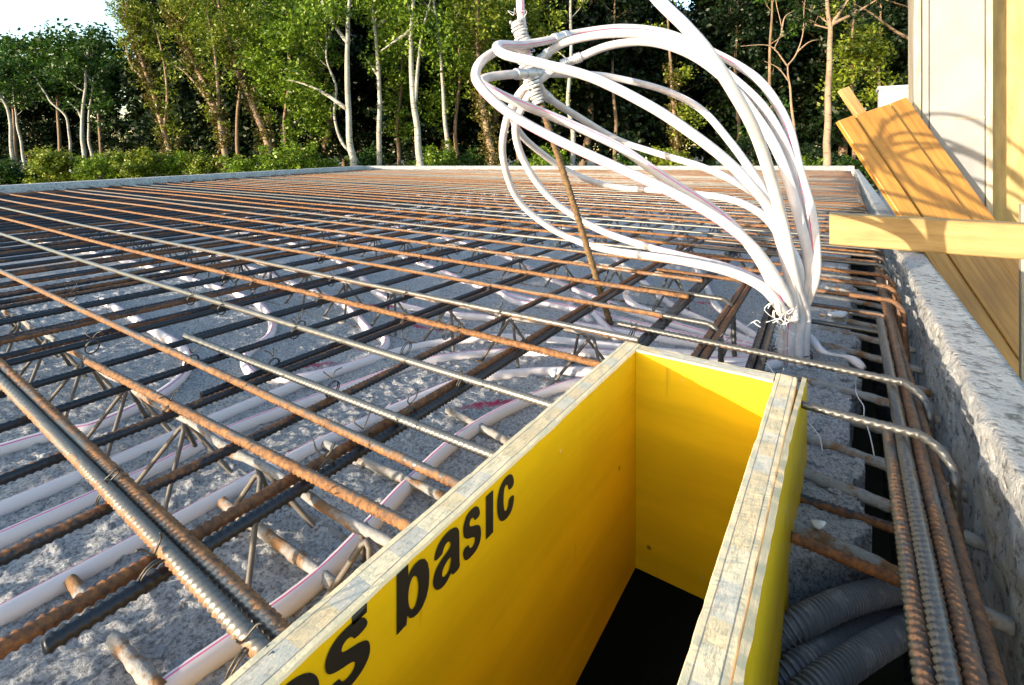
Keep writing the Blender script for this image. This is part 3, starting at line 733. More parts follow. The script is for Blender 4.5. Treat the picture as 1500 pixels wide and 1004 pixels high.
loop(6, [(1194,400,.99),(1189,319,1.0),(1170,248,1.04),(1153,182,1.08),(1120,127,1.14),(1081,96,1.2),(1021,66,1.25),(970,47,1.28),(911,41,1.29),(850,48,1.27),(800,60,1.2),(760,66,1.14),(732,66,1.08),(729,73,1.04),(745,82,1.0),(800,95,.97),(870,115,.95),(949,154,.93),(1005,190,.92),(1059,231,.92),(1100,272,.92),(1131,315,.94),(1155,400,.96),(1163,470,.98)], 'white pipe with the uppermost arc, turning back at the far left in a tight bend', [(822,55,.05)])
loop(8, [(1190,400,1.0),(1180,310,1.02),(1155,225,1.05),(1120,160,1.08),(1070,112,1.12),(1015,72,1.15),(960,53,1.18),(894,50,1.2),(830,62,1.22),(795,85,1.22),(778,112,1.22)], 'white pipe forming the second arc from the top, ending at the stake', [(799,84,.03)])
loop(5, [(1184,390,.99),(1168,310,1.0),(1140,225,1.03),(1100,160,1.07),(1054,110,1.12),(1004,77,1.16),(949,62,1.19),(894,67,1.2),(850,84,1.2),(815,100,1.21),(785,122,1.22)], 'white pipe forming the third arc from the top, with a grey coupler', [(836,90,.05)])
loop(4, [(1170,400,.98),(1150,350,1.0),(1125,297,1.06),(1109,264,1.13),(1070,209,1.27),(1026,160,1.38),(971,132,1.45),(894,113,1.45),(840,109,1.36),(790,108,1.22),(752,109,1.14),(718,113,1.1),(705,120,1.07),(720,132,1.05),(760,151,1.06),(812,172,1.07),(860,193,1.07),(911,218,1.06),(971,259,1.03),(1059,318,.98),(1112,380,.96),(1143,445,.96)], 'white pipe with a horizontal coupler across the stake, looping back at left', [(764,109,.05), (780,108,.04)])
loop(0, [(1154,440,.96),(1125,390,.93),(1090,350,.92),(1040,313,.93),(971,276,.95),(905,246,.97),(812,203,1.0),(746,166,1.0),(706,130,1.0),(697,107,1.02),(711,85,1.06),(745,69,1.14),(770,74,1.2)], 'white pipe making the widest loop at the far left', [])
loop(3, [(1146,455,.96),(1115,420,.96),(1060,396,1.05),(982,380,1.25),(894,367,1.42),(845,353,1.5),(800,330,1.5),(757,290,1.47),(737,231,1.4),(741,180,1.33),(758,142,1.27),(782,116,1.22)], 'white pipe forming the lowest sagging loop', [])
loop(7, [(1150,445,.97),(1122,418,1.0),(1070,394,1.08),(1010,378,1.25),(949,362,1.36),(872,334,1.42),(806,290,1.40),(768,237,1.36),(755,190,1.32),(768,152,1.27),(786,124,1.23)], 'white pipe forming the second lowest sagging loop', [])
loop(9, [(1166,410,1.0),(1145,350,1.05),(1110,310,1.2),(1059,290,1.40),(982,281,1.6),(900,274,1.66),(840,255,1.6),(790,222,1.5),(758,190,1.4),(752,155,1.3),(770,128,1.25)], 'white pipe crossing low over the far mat behind the stake', [])
loop(1, [(1160,420,.97),(1148,360,1.02),(1120,297,1.15),(1080,268,1.28),(1026,244,1.42),(960,224,1.5),(905,205,1.55),(848,172,1.45),(803,143,1.32),(788,122,1.24)], 'white pipe descending steadily from the stake behind the near strands', [(778,165,.03)])
# the leaning stake
SB, ST = at(897, 478, 0), W(757, -30, 1.2)
SM = W(783, 118, 1.21)
stk = empty('rebar_stake', SB, 'leaning tan ribbed steel stake that holds up the white pipe loops', 'steel stake')
ribbed('rod', None, None, .0078, M['stake'], None, parent=stk, pts=cat_rom([SB+Vector((0,0,-.01)), at(897,478,0).lerp(SM, .5), SM, ST], 40), pitch=.012, slope=1.6, rh=.4)
def wrap(p, q, turns, r, name, mat):
    p, q = Vector(p), Vector(q); ax = (q-p).normalized(); u = ax.orthogonal().normalized(); w = ax.cross(u); n = turns*12
    pts = [p.lerp(q, k/n)+(u*math.cos(k*math.pi/6)+w*math.sin(k*math.pi/6))*(r+.002*math.sin(k*.9)) for k in range(n+1)]
    v, fc, mm = tube(pts, .0035, 5); mk(name, v, fc, mat, stk)
wrap(W(757,30,1.2), W(770,75,1.2), 10, .015, 'tape_wrap', M['tape'])
wrap(W(768,80,1.2), W(781,128,1.21), 9, .016, 'tape_wrap', M['scrap'])
wrap(W(783,130,1.21), W(789,152,1.21), 5, .012, 'tape_wrap', M['tape'])
mbw = MB()
for k in range(9):
    mbw = MB(); p = W(765+random.uniform(-6, 14), random.uniform(30, 130), 1.19); P = [p]
    for q in range(5): P.append(P[-1]+Vector((random.uniform(-.018, .018), random.uniform(-.012, .012), random.uniform(-.014, .018))))
    mbw.tube(cat_rom(P, 4), .0009, 4); mbw.build('loose_wire', M['zinc'], stk)
# tangle of twine at the bundle foot and a tie round it
mbw = MB(); p0 = W(1142, 470, .95); random.seed(5)
for k in range(8):
    P = [p0+RT*random.uniform(-.012, .01)+Vector((0, 0, random.uniform(-.03, .025)))]
    for q in range(7): P.append(P[-1]+RT*random.uniform(-.018, .012)+FW*random.uniform(-.008, .008)+Vector((0, 0, random.uniform(-.017, .013))))
    mbw.tube(cat_rom(P, 4), .0007, 5)
P = [p0+Vector((0,0,-.03)), W(1125,485,.93), W(1110,477,.92), W(1104,472,.92)]; mbw.tube(cat_rom(P, 5), .0012, 5)
tag(mbw.build('twine_tangle', M['twine'], origin=p0), 'tangled white twine tied round the foot of the pipe bundle', 'twine')
mbw = MB()
for zz in (.015, .022):
    c = base+FW*.013+Vector((0, 0, zz)); mbw.tube([c+RT*(.038*math.cos(a*.3927))+FW*(.032*math.sin(a*.3927)) for a in range(17)], .0011, 5)
tag(mbw.build('binding_wire', M['wire'], origin=base), 'black wire bound round the base of the white pipe bundle', 'wire')

# ------------------------------------------------------------------ scraps, conduits, rubble beside the kerb
def flake(name, c, sx, sy, rot, label, cat, mat, th=.002):
    c = Vector(c); V = []; n = 10; top = []; bot = []
    for k in range(n):
        a = 2*math.pi*k/n; r = 1+.35*noise.noise(Vector((k*2.3, c.x*90, c.y*90)))
        x, y = sx*r*math.cos(a), sy*r*math.sin(a); X = x*math.cos(rot)-y*math.sin(rot); Y = x*math.sin(rot)+y*math.cos(rot)
        z = .004*math.sin(a*2+1)+.004*math.cos(a)
        top.append((c.x+X, c.y+Y, c.z+z+th)); bot.append((c.x+X, c.y+Y, c.z+z))
    V = top+bot+[(c.x, c.y, c.z+th+.004), (c.x, c.y, c.z)]
    Fc = [(k, (k+1) % n, 2*n) for k in range(n)] + [(n+(k+1) % n, n+k, 2*n+1) for k in range(n)] + [(k, n+k, n+(k+1) % n, (k+1) % n) for k in range(n)]
    return tag(mk(name, V, Fc, mat, origin=c), label, cat)
flake('plastic_scrap', at(1228, 462, .02), .022, .014, .4, 'crumpled white plastic scrap on the concrete beside the pipe bundle', 'scrap', M['scrap'], .006)
flake('plastic_scrap', at(1198, 770, .02), .008, .003, -.5, 'small white plastic scrap lying on the rubble right of the box', 'scrap', M['scrap'])
flake('plastic_scrap', at(811, 549, .02), .007, .006, .2, 'small white lump on the concrete left of the box corner', 'scrap', M['scrap'], .005)
C = cat_rom([at(1186,492,.03), at(1205,515,.03), at(1245,525,.02), at(1266,540,.01)], 8)
v, fc, mm = tube(C, [.006+.003*math.sin(k*.4) for k in range(len(C))], 8); tag(mk('torn_hose', v, fc, M['pipe_dusty'], origin=C[0]), 'torn flat piece of pale hose lying beside the bundle foot', 'hose')
def conduit(pts, r, label):
    C = cat_rom([Vector(p) for p in pts], 40); L = 0; P = [C[0]]; 
    out = []; cum = 0; 
    fine = []
    for i in range(1, len(C)):
        seg = (C[i]-C[i-1]).length; k = max(1, int(seg/.0008))
        for q in range(k): fine.append(C[i-1].lerp(C[i], q/k))
    s = 0; rr = [r]
    for i in range(1, len(fine)):
        s += (fine[i]-fine[i-1]).length; ph = (s/.0052) % 1; rr.append(r*(1. if ph < .55 else .76))
    v, fc, mm = tube(fine, rr, 18); tag(mk('corrugated_conduit', v, fc, M['conduit'], origin=fine[0], smooth=False), label, 'conduit', 'grey corrugated conduits beside the box')
for (L, lb) in (([(1345,850,-.085),(1313,863,-.05),(1245,880,-.02),(1175,911,-.012),(1130,945,-.03)], 'upper grey corrugated conduit beside the box'),
   ([(1350,885,-.12),(1316,903,-.085),(1250,930,-.05),(1180,972,-.03),(1130,1010,-.04)], 'middle grey corrugated conduit beside the box'),
   ([(1350,900,-.10),(1321,925,-.06),(1270,955,-.03),(1205,1000,-.022),(1150,1050,-.03)], 'lower grey corrugated conduit in the bottom right corner')):
    conduit([tuple(at(*p)) for p in L], .0122, lb)
random.seed(21)
def lump(c, r, label):
    bmx = bmesh.new(); bmesh.ops.create_icosphere(bmx, subdivisions=3, radius=1)
    for v in bmx.verts:
        n_ = noise.fractal(v.co*1.6+Vector((c[0]*40, c[1]*40, 0)), 1, 2, 4); v.co = v.co*(r*(1+.45*n_)); v.co.z *= .6
    me = bpy.data.meshes.new('concrete_lump'); bmx.to_mesh(me); bmx.free(); me.materials.append(M['concrete'])
    for p in me.polygons: p.use_smooth = True
    o = link('concrete_lump', me); o.location = c; tag(o, label, 'rubble', 'lumps of concrete rubble beside the box')
for k in range(46):
    y = random.uniform(.62, 1.35); x = random.uniform(-.044, edge_x(y)-.006)
    lump((x, y, .004), random.uniform(.004, .009), 'small grey lump of concrete rubble beside the box')
lump(at(862, 428, .0)+Vector((-.05, .02, .01)), .022, 'rounded grey concrete lump left of the stake foot')
def wirepiece(pts, label):
    C = cat_rom(pts, 6); v, fc, mm = tube(C, .0009, 5); tag(mk('loose_wire', v, fc, M['zinc'], origin=C[0]), label, 'wire')
wirepiece([at(1255,545,.09), at(1254,575,.06), at(1265,595,.06), at(1266,610,.05), at(1275,640,.04), at(1281,670,.02)], 'thin bent wire hanging over the black hole beside the box')
wirepiece([at(1148,540,.11), at(1143,560,.08), at(1120,532,.1), at(1100,545,.06)], 'dark wire loop at the back right corner of the box')
wirepiece([at(1185,620,.03), at(1200,640,.03), at(1205,662,.02)], 'thin wire lying on the rubble beside the box wall')

# ------------------------------------------------------------------ timber beam, leaning form boards, wall
def timber(name, p0, p1, w, h, mat, label, cat, up=Vector((0, 0, 1)), side_dir=None):
    """squared timber from p0 to p1 (centre line of its underside front edge), bevelled"""
    p0, p1 = Vector(p0), Vector(p1); d = (p1-p0); L = d.length; d.normalize(); sd = side_dir or up.cross(d); sd = (sd-d*sd.dot(d)).normalized(); up = d.cross(sd).normalized()
    b = min(w, h)*.06; prof = [(b,0),(w-b,0),(w,b),(w,h-b),(w-b,h),(b,h),(0,h-b),(0,b)]; n = 24; V = []; Fc = []
    for i in range(n+1):
        for (a, c) in prof: V.append((L*i/n, a+.0006*noise.noise(Vector((i*.8, a*90, c*90))), c+.0006*noise.noise(Vector((i*.8+40, a*90, c*90)))))
    m = 8
    for i in range(n):
        for k in range(m): Fc.append((i*m+k, i*m+(k+1) % m, (i+1)*m+(k+1) % m, (i+1)*m+k))
    Fc += [tuple(range(m-1, -1, -1)), tuple(n*m+k for k in range(m))]
    o = mk(name, V, Fc, mat, smooth=False); from mathutils import Matrix
    o.matrix_world = Matrix(((d.x, sd.x, up.x, p0.x), (d.y, sd.y, up.y, p0.y), (d.z, sd.z, up.z, p0.z), (0,0,0,1)))
    bm_ = bmesh.new(); bm_.from_mesh(o.data); bmesh.ops.recalc_face_normals(bm_, faces=bm_.faces); bm_.to_mesh(o.data); bm_.free()
    return tag(o, label, cat)
timber('timber_beam', (-.045, 1.885, .134), (.50, 1.908, .134), .06, .096, M['timber'], 'pale squared timber beam lying across the kerb at right', 'timber beam', side_dir=Vector((-.04, 1, 0)))
# three points fix the plane the leaning boards share
T1, T2, L1 = W(1228,177,2.5), W(1328,142,2.55), W(1320,317,2.32)
NB = (T2-T1).cross(L1-T1).normalized()
if NB.dot(CAM-T1) < 0: NB = -NB
def onplane(x, y, off=0.):
    r = FW+RT*((x-750)/f)+Vector((0, 0, -(y-YH)/f)); k = (T1+NB*off-CAM).dot(NB)/r.dot(NB); return CAM+r*k
axis = (L1-T1).normalized()
def down(p): 
    k = (GZ+.0-p.z)/axis.z; return p+axis*k
def board(tl, tr, off, th, label, extra=None, mat='form_board'):
    a, b = onplane(*tl, off), onplane(*tr, off); top = [a, b] if extra is None else [a, b, onplane(*extra, off)]
    c, d = down(top[-1]), down(a); ring = top+[c, d]
    n = len(ring); V = ring+[p-NB*th for p in ring]
    Fc = [tuple(range(n-1, -1, -1)), tuple(range(n, 2*n))] + [(k, (k+1) % n, n+(k+1) % n, n+k) for k in range(n)]
    o = mk('formwork_board', V, Fc, M[mat], origin=d, smooth=False)
    # local z along the board so its grain runs lengthways
    from mathutils import Matrix
    zx = -axis; xx = (b-a); xx = (xx-zx*xx.dot(zx)).normalized(); yy_ = zx.cross(xx)
    Rm = Matrix((xx, yy_, zx)).transposed(); inv = Rm.inverted()
    for v_ in o.data.vertices: v_.co = inv @ v_.co
    o.matrix_world = Matrix.Translation(d) @ Rm.to_4x4()
    bm_ = bmesh.new(); bm_.from_mesh(o.data); bmesh.ops.recalc_face_normals(bm_, faces=bm_.faces)
    bmesh.ops.bevel(bm_, geom=bm_.edges[:], offset=.0025, segments=1, affect='EDGES'); bm_.to_mesh(o.data); bm_.free()
    return tag(o, label, 'formwork board', 'form boards leaning against the white wall')
board((1228,177), (1250,169), .0, .027, 'leftmost orange form board of the stack leaning by the kerb')
board((1253,169), (1303,152), -.032, .027, 'wide middle orange form board leaning by the kerb')
board((1303,152), (1328,142), -.062, .027, 'rightmost leaning form board with a cut top corner', (1356,181))
board((1385,345), (1470,330), -.095, .027, 'form board low in the stack behind the beam')  # same board colour as the rest of the stack
_b = onplane(1231, 131, -.13); timber('timber_stick', _b+axis*1.25, _b, .055, .03, M['timber'], 'short pale timber end sticking up behind the leaning boards', 'timber', side_dir=RT)
# white wall end with strips and ochre plywood
YW = 3.42
def wx(x): # world X of a pixel column on the wall plane
    k = (x-750)/f; d = YW/(FW.y+RT.y*k); return d*(FW.x+RT.x*k)
wall = empty('concrete_wall', (wx(1390), YW, GZ), 'sunlit white concrete wall end with rebated edges at the right of the slab', 'wall')
def bev(o, w=.004):
    b = o.modifiers.new('bevel', 'BEVEL'); b.width = w; b.segments = 2
mb = MB(); mb.box(wx(1362), wx(1443), YW, YW+.3, GZ, 2.6); bev(mb.build('wall_face', M['wall'], wall, smooth=False))
mb = MB(); mb.box(wx(1350), wx(1362)-.002, YW+.008, YW+.29, GZ, 2.6); bev(mb.build('rebate', M['wall'], wall, smooth=False))
mb = MB(); mb.box(wx(1338), wx(1350)-.002, YW-.012, YW+.28, GZ, 2.55); bev(mb.build('edge_board', M['oldwood'], wall, smooth=False))
mb = MB(); mb.box(wx(1444), wx(1454), YW-.012, YW+.27, GZ, 2.6); bev(mb.build('edge_strip', M['oldwood'], wall, smooth=False))
mb = MB(); mb.box(wx(1376), wx(1442), YW-.004, YW+.001, .60, .606); mb.build('form_joint', M['oldwood'], wall, smooth=False)
mb = MB(); mb.box(wx(1454)+.002, wx(1454)+.9, YW+.26, YW+.285, GZ, 2.6)
bev(tag(mb.build('plywood_sheet', M['plywood'], origin=Vector((wx(1454)+.4, YW+.26, GZ)), smooth=False), 'ochre plywood sheet standing upright right of the white wall', 'plywood sheet'), .002)
mb = MB(); p = W(1496, 300, 1.62); q = W(1496, 600, 1.62)
mb.box(p.x, p.x+.045, p.y, p.y+.03, GZ, p.z); bev(tag(mb.build('timber_post', M['oldwood'], origin=Vector((p.x, p.y, GZ)), smooth=False), 'grey upright board at the right frame edge beside the beam end', 'post'), .002)
mb = MB(); a, b = W(1288, 128, 7), W(1345, 128, 7); zb = W(1288, 165, 7).z
for k in range(2):
    z0, z1 = zb-.9+.62*k, zb-.9+.62*k+.61
    mb.box(a.x+.02*k, a.x+.7, a.y, a.y+.5, z0, z1)
zt = W(1288,127,7).z; mb = MB(); mb.box(a.x, a.x+.75, a.y, a.y+.45, GZ, zt-.045); mb.box(a.x-.02, a.x+.77, a.y-.02, a.y+.47, zt-.043, zt)
bev(tag(mb.build('foam_block', M['white_block'], origin=Vector((a.x, a.y, GZ)), smooth=False), 'white block seen between the leaning boards and the wall', 'foam block'), .01)

# ------------------------------------------------------------------ trees
def leaves(name, C, R, per, size, mat, parent, asp=.6, flat=.55, seed=0):
    """many leaf-sized quads spread round the cluster centres C (world), radii R"""
    r = np.random.RandomState(seed); C = np.asarray(C); K = len(C); N = K*per
    c = np.repeat(C, per, 0); rad = np.repeat(np.asarray(R), per)[:, None]
    d = r.normal(size=(N, 3)); d /= np.linalg.norm(d, axis=1)[:, None]; d *= (r.rand(N, 1)**.5)*rad; d[:, 2] *= .8
    p = c+d
    nrm = r.normal(size=(N, 3)); nrm[:, 2] += flat*2; nrm /= np.linalg.norm(nrm, axis=1)[:, None]
    t1 = np.cross(nrm, r.normal(size=(N, 3))); t1 /= np.linalg.norm(t1, axis=1)[:, None]; t2 = np.cross(nrm, t1)
    s = size*(.6+.8*r.rand(N, 1)); a = t1*s*.5; b = t2*s*.5*asp
    v = np.stack([p-a, p+b-a*.1, p+a, p-b-a*.1], 1).reshape(-1, 3) - np.array(parent.location)
    me = bpy.data.meshes.new(name); me.vertices.add(4*N); me.vertices.foreach_set('co', v.ravel())
    me.loops.add(4*N); me.loops.foreach_set('vertex_index', np.arange(4*N)); me.polygons.add(N)
    me.polygons.foreach_set('loop_start', np.arange(0, 4*N, 4)); me.polygons.foreach_set('loop_total', np.full(N, 4))
    me.materials.append(mat); me.update(); me.validate()
    return link(name, me, parent)
def limbs(mbt, start, direction, L, r, depth, rng, ends):
    """recursive tapering limb"""
    n = 6; P = [Vector(start)]; d = Vector(direction).normalized()
    for k in range(n):
        d = (d+Vector((rng.uniform(-.22, .22), rng.uniform(-.22, .22), rng.uniform(-.1, .2)))).normalized(); P.append(P[-1]+d*L/n)
    mbt.tube(P, [max(.008, r*(1-.75*k/n)) for k in range(n+1)], 6)
    for k in (3, 5, 6): ends.append(P[k])
    if depth > 0:
        for k in (2, 3, 4, 5):
            if rng.random() < .75:
                s = Vector((rng.uniform(-1, 1), rng.uniform(-1, 1), rng.uniform(.0, .9))).normalized()
                limbs(mbt, P[k], (d*.6+s).normalized(), L*rng.uniform(.35, .6), r*.45, depth-1, rng, ends)
def tree(name, path, D, wpx, bark, leafmat, label, cat='tree', group=None, blobs=(), nlimb=6, size=.13, per=34, limb_from=.68, limb_len=1.2, seed=0, ivy=0, cl_r=.42, extra_top=2.5, twigs=True, forks=(), asp=.6):
    """trunk through picture-column points at distance D; then limbs, clusters of leaves, ivy"""
    rng = random.Random(seed*13+5); P = [W(x, y, D) for x, y in path]; g = P[0].copy(); g.z = GZ-.05; P = [g]+P
    tip = P[-1]+(P[-1]-P[-2]).normalized()*extra_top; 
    if extra_top: P.append(tip)
    C = cat_rom(P, 7); n = len(C); r0 = wpx/2*D/f
    C = [c+Vector((.012*math.sin(i*.9+seed), .012*math.cos(i*.7+seed), 0)) if 0 < i else c for i, c in enumerate(C)]
    root = empty(name, g, label, cat, group); mbt = MB()
    rr = [r0*(1.25 if i == 0 else 1)*(1-.72*i/n) for i in range(n)]
    mbt.tube(C, rr, 10); ends = []
    for fk in forks:
        Q = cat_rom([W(x, y, D) for x, y in fk], 6); mbt.tube(Q, [r0*(.55 if leafmat else .42)*(1-.78*i/len(Q)) for i in range(len(Q))], 7); ends += Q[len(Q)//2::3]
    for k in range(nlimb):
        i = int(n*(limb_from+(1-limb_from)*(k+rng.random())/max(1, nlimb))); i = min(n-2, i)
        a = rng.uniform(0, 6.28); d = Vector((math.cos(a), math.sin(a), rng.uniform(.35, 1.1)))
        limbs(mbt, C[i], d, limb_len*rng.uniform(.6, 1.3), rr[i]*.42, 1, rng, ends)
    mbt.build('trunk', bark, root)
    cl = list(ends) if leafmat else []; R = [cl_r*rng.uniform(.6, 1.25) for _ in cl]
    for (bx, by, brx, bry, cnt) in blobs:
        for _ in range(cnt):
            while True:
                u, v, w = rng.uniform(-1, 1), rng.uniform(-1, 1), rng.uniform(-1, 1)
                if u*u+v*v+w*w < 1: break
            cl.append(W(bx+brx*u, by+bry*v, D+w*min(2.5, brx*D/f*.8))); R.append(cl_r*rng.uniform(.5, 1.3))
    if cl and leafmat:
        leaves('crown', [tuple(c) for c in cl], R, per, size, leafmat, root, asp, seed=seed+1)
    if ivy:
        ic = []; ir = []
        for i in range(2, int(n*ivy)):
            for _ in range(3): ic.append(tuple(C[i]+Vector((rng.uniform(-.5, .5), rng.uniform(-.5, .5), rng.uniform(-.3, .3)))*min(1, r0*3.2))); ir.append(r0*rng.uniform(1.2, 2.6))
        leaves('ivy', ic, ir, 40, .11, M['leaf_ivy'] if seed % 2 else M['leaf_olive'], root, .45, seed=seed+70)
    return root
GT = 'trees at the edge of the wood'
# white-barked trunks, left to right
tree('birch_tree', [(20,250),(16,200),(13,165),(0,140)], 21, 6.5, M['birch'], M['leaf_mid'], 'leftmost pale trunk at the left frame edge under dark crowns', group=GT, blobs=[(10,110,40,40,16)], nlimb=4, seed=1, extra_top=1.5)
tree('birch_tree', [(37,248),(31,210),(25,180),(22,155)], 22, 5, M['birch'], M['leaf_mid'], 'thin white trunk beside the leftmost pale trunk', group=GT, blobs=[(30,120,30,30,10)], nlimb=3, seed=2, extra_top=1.2)
tree('birch_tree', [(104,240),(102,205),(97,172),(75,150),(62,130)], 21, 4.6, M['birch'], M['leaf_mid'], 'thin pale trunk bending left, first of the three in the dark gap', group=GT, blobs=[(55,115,22,22,8)], nlimb=2, seed=3, extra_top=.6)
tree('birch_tree', [(125,252),(122,215),(120,180),(124,140),(126,110)], 20, 7, M['birch'], M['leaf_mid'], 'thickest of the three pale trunks in the dark gap at left', group=GT, blobs=[(95,95,30,30,16), (140,150,16,18,6)], nlimb=4, seed=4, forks=[[(121,175),(112,160),(98,148)]], extra_top=1)
tree('birch_tree', [(136,238),(131,210),(130,175),(134,140)], 22, 5, M['birch'], M['leaf_mid'], 'thin pale trunk right of the thickest one in the dark gap', group=GT, blobs=[(150,165,16,20,6)], nlimb=3, seed=5, extra_top=.8)
tree('birch_tree', [(518,246),(512,200),(509,120),(509,60),(512,0)], 17, 12, M['birch'], M['leaf'], 'tall straight pale trunk with a long bare branch curving left', group=GT, blobs=[(440,40,60,40,40), (400,100,50,45,26)], nlimb=7, seed=6, forks=[[(508,160),(480,140),(450,125),(422,117)], [(511,65),(495,45),(482,22),(470,-5)]])
tree('birch_tree', [(555,243),(556,170),(555,110),(550,50),(546,0)], 18, 9, M['birch'], M['leaf'], 'slim pale trunk second of the two tall ones left of the middle', group=GT, blobs=[(575,40,30,40,16)], nlimb=6, seed=7, forks=[[(556,115),(546,100),(535,85)], [(553,40),(570,25),(580,10)]])
tree('birch_tree', [(615,243),(611,190),(604,130),(602,60),(605,0)], 17, 12, M['birch'], M['leaf'], 'pale trunk forking into two upright stems left of the pipe loops', group=GT, blobs=[(640,60,40,50,26), (590,30,30,30,12)], nlimb=6, seed=8, forks=[[(608,150),(612,100),(618,50),(632,-5)], [(602,45),(580,60),(558,75)]])
tree('birch_tree', [(528,246),(515,225),(499,205),(490,170),(492,125),(480,95),(478,60)], 18.5, 6, M['birch'], M['leaf'], 'crooked thin pale trunk leaning beside the tall straight one', group=GT, blobs=[(460,160,24,40,16)], nlimb=3, seed=9, extra_top=.8)
tree('birch_tree', [(658,240),(653,190),(648,120),(645,75),(638,20)], 19, 8, M['birch'], M['leaf'], 'pale trunk with ivy about its lower part, left of the loops', group=GT, blobs=[(680,60,35,50,24)], nlimb=5, seed=10, ivy=.3)
tree('poplar_tree', [(723,242),(715,200),(706,150),(700,80),(700,0)], 18, 12, M['bark_warm'], M['leaf_olive'], 'brown ivy-clad trunk just left of the pipe loops', group=GT, blobs=[(700,40,40,60,40), (715,130,24,40,14)], nlimb=6, seed=11, ivy=.75)
tree('birch_tree', [(838,242),(840,200),(832,150),(836,90),(836,0)], 19, 9, M['birch'], M['leaf_olive'], 'pale trunk seen through the white pipe loops', group=GT, blobs=[(810,30,18,26,8)], nlimb=4, seed=12, limb_from=.6)
tree('birch_tree', [(1211,243),(1212,190),(1214,110),(1216,50),(1211,0)], 16, 12, M['bark_warm'], M['leaf_shade_tone'], 'tall warm-lit trunk standing right of the pipe bundle', group=GT, blobs=[], nlimb=4, seed=13, limb_from=.6, forks=[[(1216,40),(1232,15),(1250,-10)], [(1218,36),(1235,28),(1260,15),(1300,-10)]])
tree('dead_tree', [(1166,243),(1163,190),(1157,130),(1153,95)], 16.5, 6, M['bark_warm'], None, 'leafless reddish forked trunk behind the pipe bundle', group=GT, nlimb=0, seed=14, extra_top=0, forks=[[(1154,98),(1140,78),(1135,70),(1145,45),(1138,10),(1135,-10)], [(1154,96),(1166,80),(1176,50),(1178,10),(1182,-10)], [(1136,72),(1120,66),(1085,68)], [(1168,76),(1185,62),(1200,58)], [(1145,45),(1150,25),(1165,15)], [(1156,120),(1140,100),(1120,90)], [(1176,45),(1186,30),(1205,40),(1215,35)]])
tree('poplar_tree', [(992,242),(990,200),(986,150),(982,90)], 21, 9, M['bark'], M['leaf_olive'], 'ivy-wrapped trunk behind the right-hand pipe strands', group=GT, blobs=[(1008,180,26,36,22)], nlimb=3, seed=15, ivy=.8)
tree('poplar_tree', [(1340,150),(1336,80),(1332,0)], 19, 10, M['bark'], M['leaf_shade_tone'], 'brown trunk just left of the white wall', group=GT, nlimb=4, seed=16, limb_from=.5, forks=[[(1338,60),(1310,45),(1280,22),(1250,5)]])
# leaning willows with upswept branches
tree('leaning_willow', [(253,250),(240,190),(222,130),(205,80),(188,30)], 18, 9, M['bark_warm'], M['leaf_olive'], 'leaning tree with upswept olive foliage next to the patch of sky', group=GT, blobs=[(205,50,36,45,40), (235,120,26,60,34), (250,190,16,40,18), (190,60,14,30,10)], nlimb=8, size=.12, seed=17, cl_r=.32, ivy=.9, forks=[[(240,190),(245,140),(238,80),(222,20)], [(222,130),(205,110),(192,95),(182,60)]], asp=.35)
tree('leaning_willow', [(332,254),(326,200),(312,150),(285,95),(262,40),(245,-5)], 17, 10, M['bark_warm'], M['leaf_olive'], 'second leaning tree with upswept olive foliage, clothed in ivy', group=GT, blobs=[(265,30,34,40,36), (300,80,30,50,36), (318,150,22,50,26), (340,40,24,40,18)], nlimb=8, size=.12, seed=19, cl_r=.32, ivy=.85, forks=[[(316,165),(300,140),(275,110),(255,95)], [(320,160),(318,110),(312,60),(300,5)]], asp=.35)
tree('leaning_willow', [(402,248),(388,200),(368,150),(350,110),(336,60),(318,0)], 17.5, 11, M['bark_warm'], M['leaf_olive'], 'thick brown leaning trunk wrapped in dry ivy, left of the pale trunks', group=GT, blobs=[(330,60,30,40,24), (355,20,34,30,20)], nlimb=7, size=.12, seed=21, cl_r=.34, ivy=.7, asp=.4)
# bushy sunlit trees between the trunks
for k, (bx, D, lb, bl) in enumerate((
  (420, 20, 'bright green bushy tree left of the tall straight trunk', [(430,80,70,60,70), (450,170,40,50,36), (400,20,60,40,40)]),
  (585, 21, 'green bushy tree between the two middle pale trunks', [(580,80,40,60,46), (590,160,28,50,22), (560,10,60,30,26)]),
  (670, 21.5, 'green bushy tree left of the pipe loops, full of light leaves', [(680,90,50,60,60), (690,30,60,40,44), (640,150,30,40,18)]),
  (760, 22, 'olive bushy tree behind the head of the stake', [(760,40,50,50,50), (800,120,40,50,30)]),
  (350, 21, 'bushy tree filling the gap between the leaning trees', [(360,80,40,50,34), (390,140,30,40,20), (300,30,50,40,30)]))):
    tree('bushy_tree', [(bx,242),(bx-3,180),(bx+4,110),(bx,40)], D, 7, M['bark'], M['leaf'] if k < 3 or k == 4 else M['leaf_olive'] if k == 3 else M['leaf_mid'], lb, group=GT, blobs=[(a, b, c, d, int(n_*1.7)) for (a, b, c, d, n_) in bl], nlimb=6, size=.125, per=44, seed=30+k, cl_r=.40)
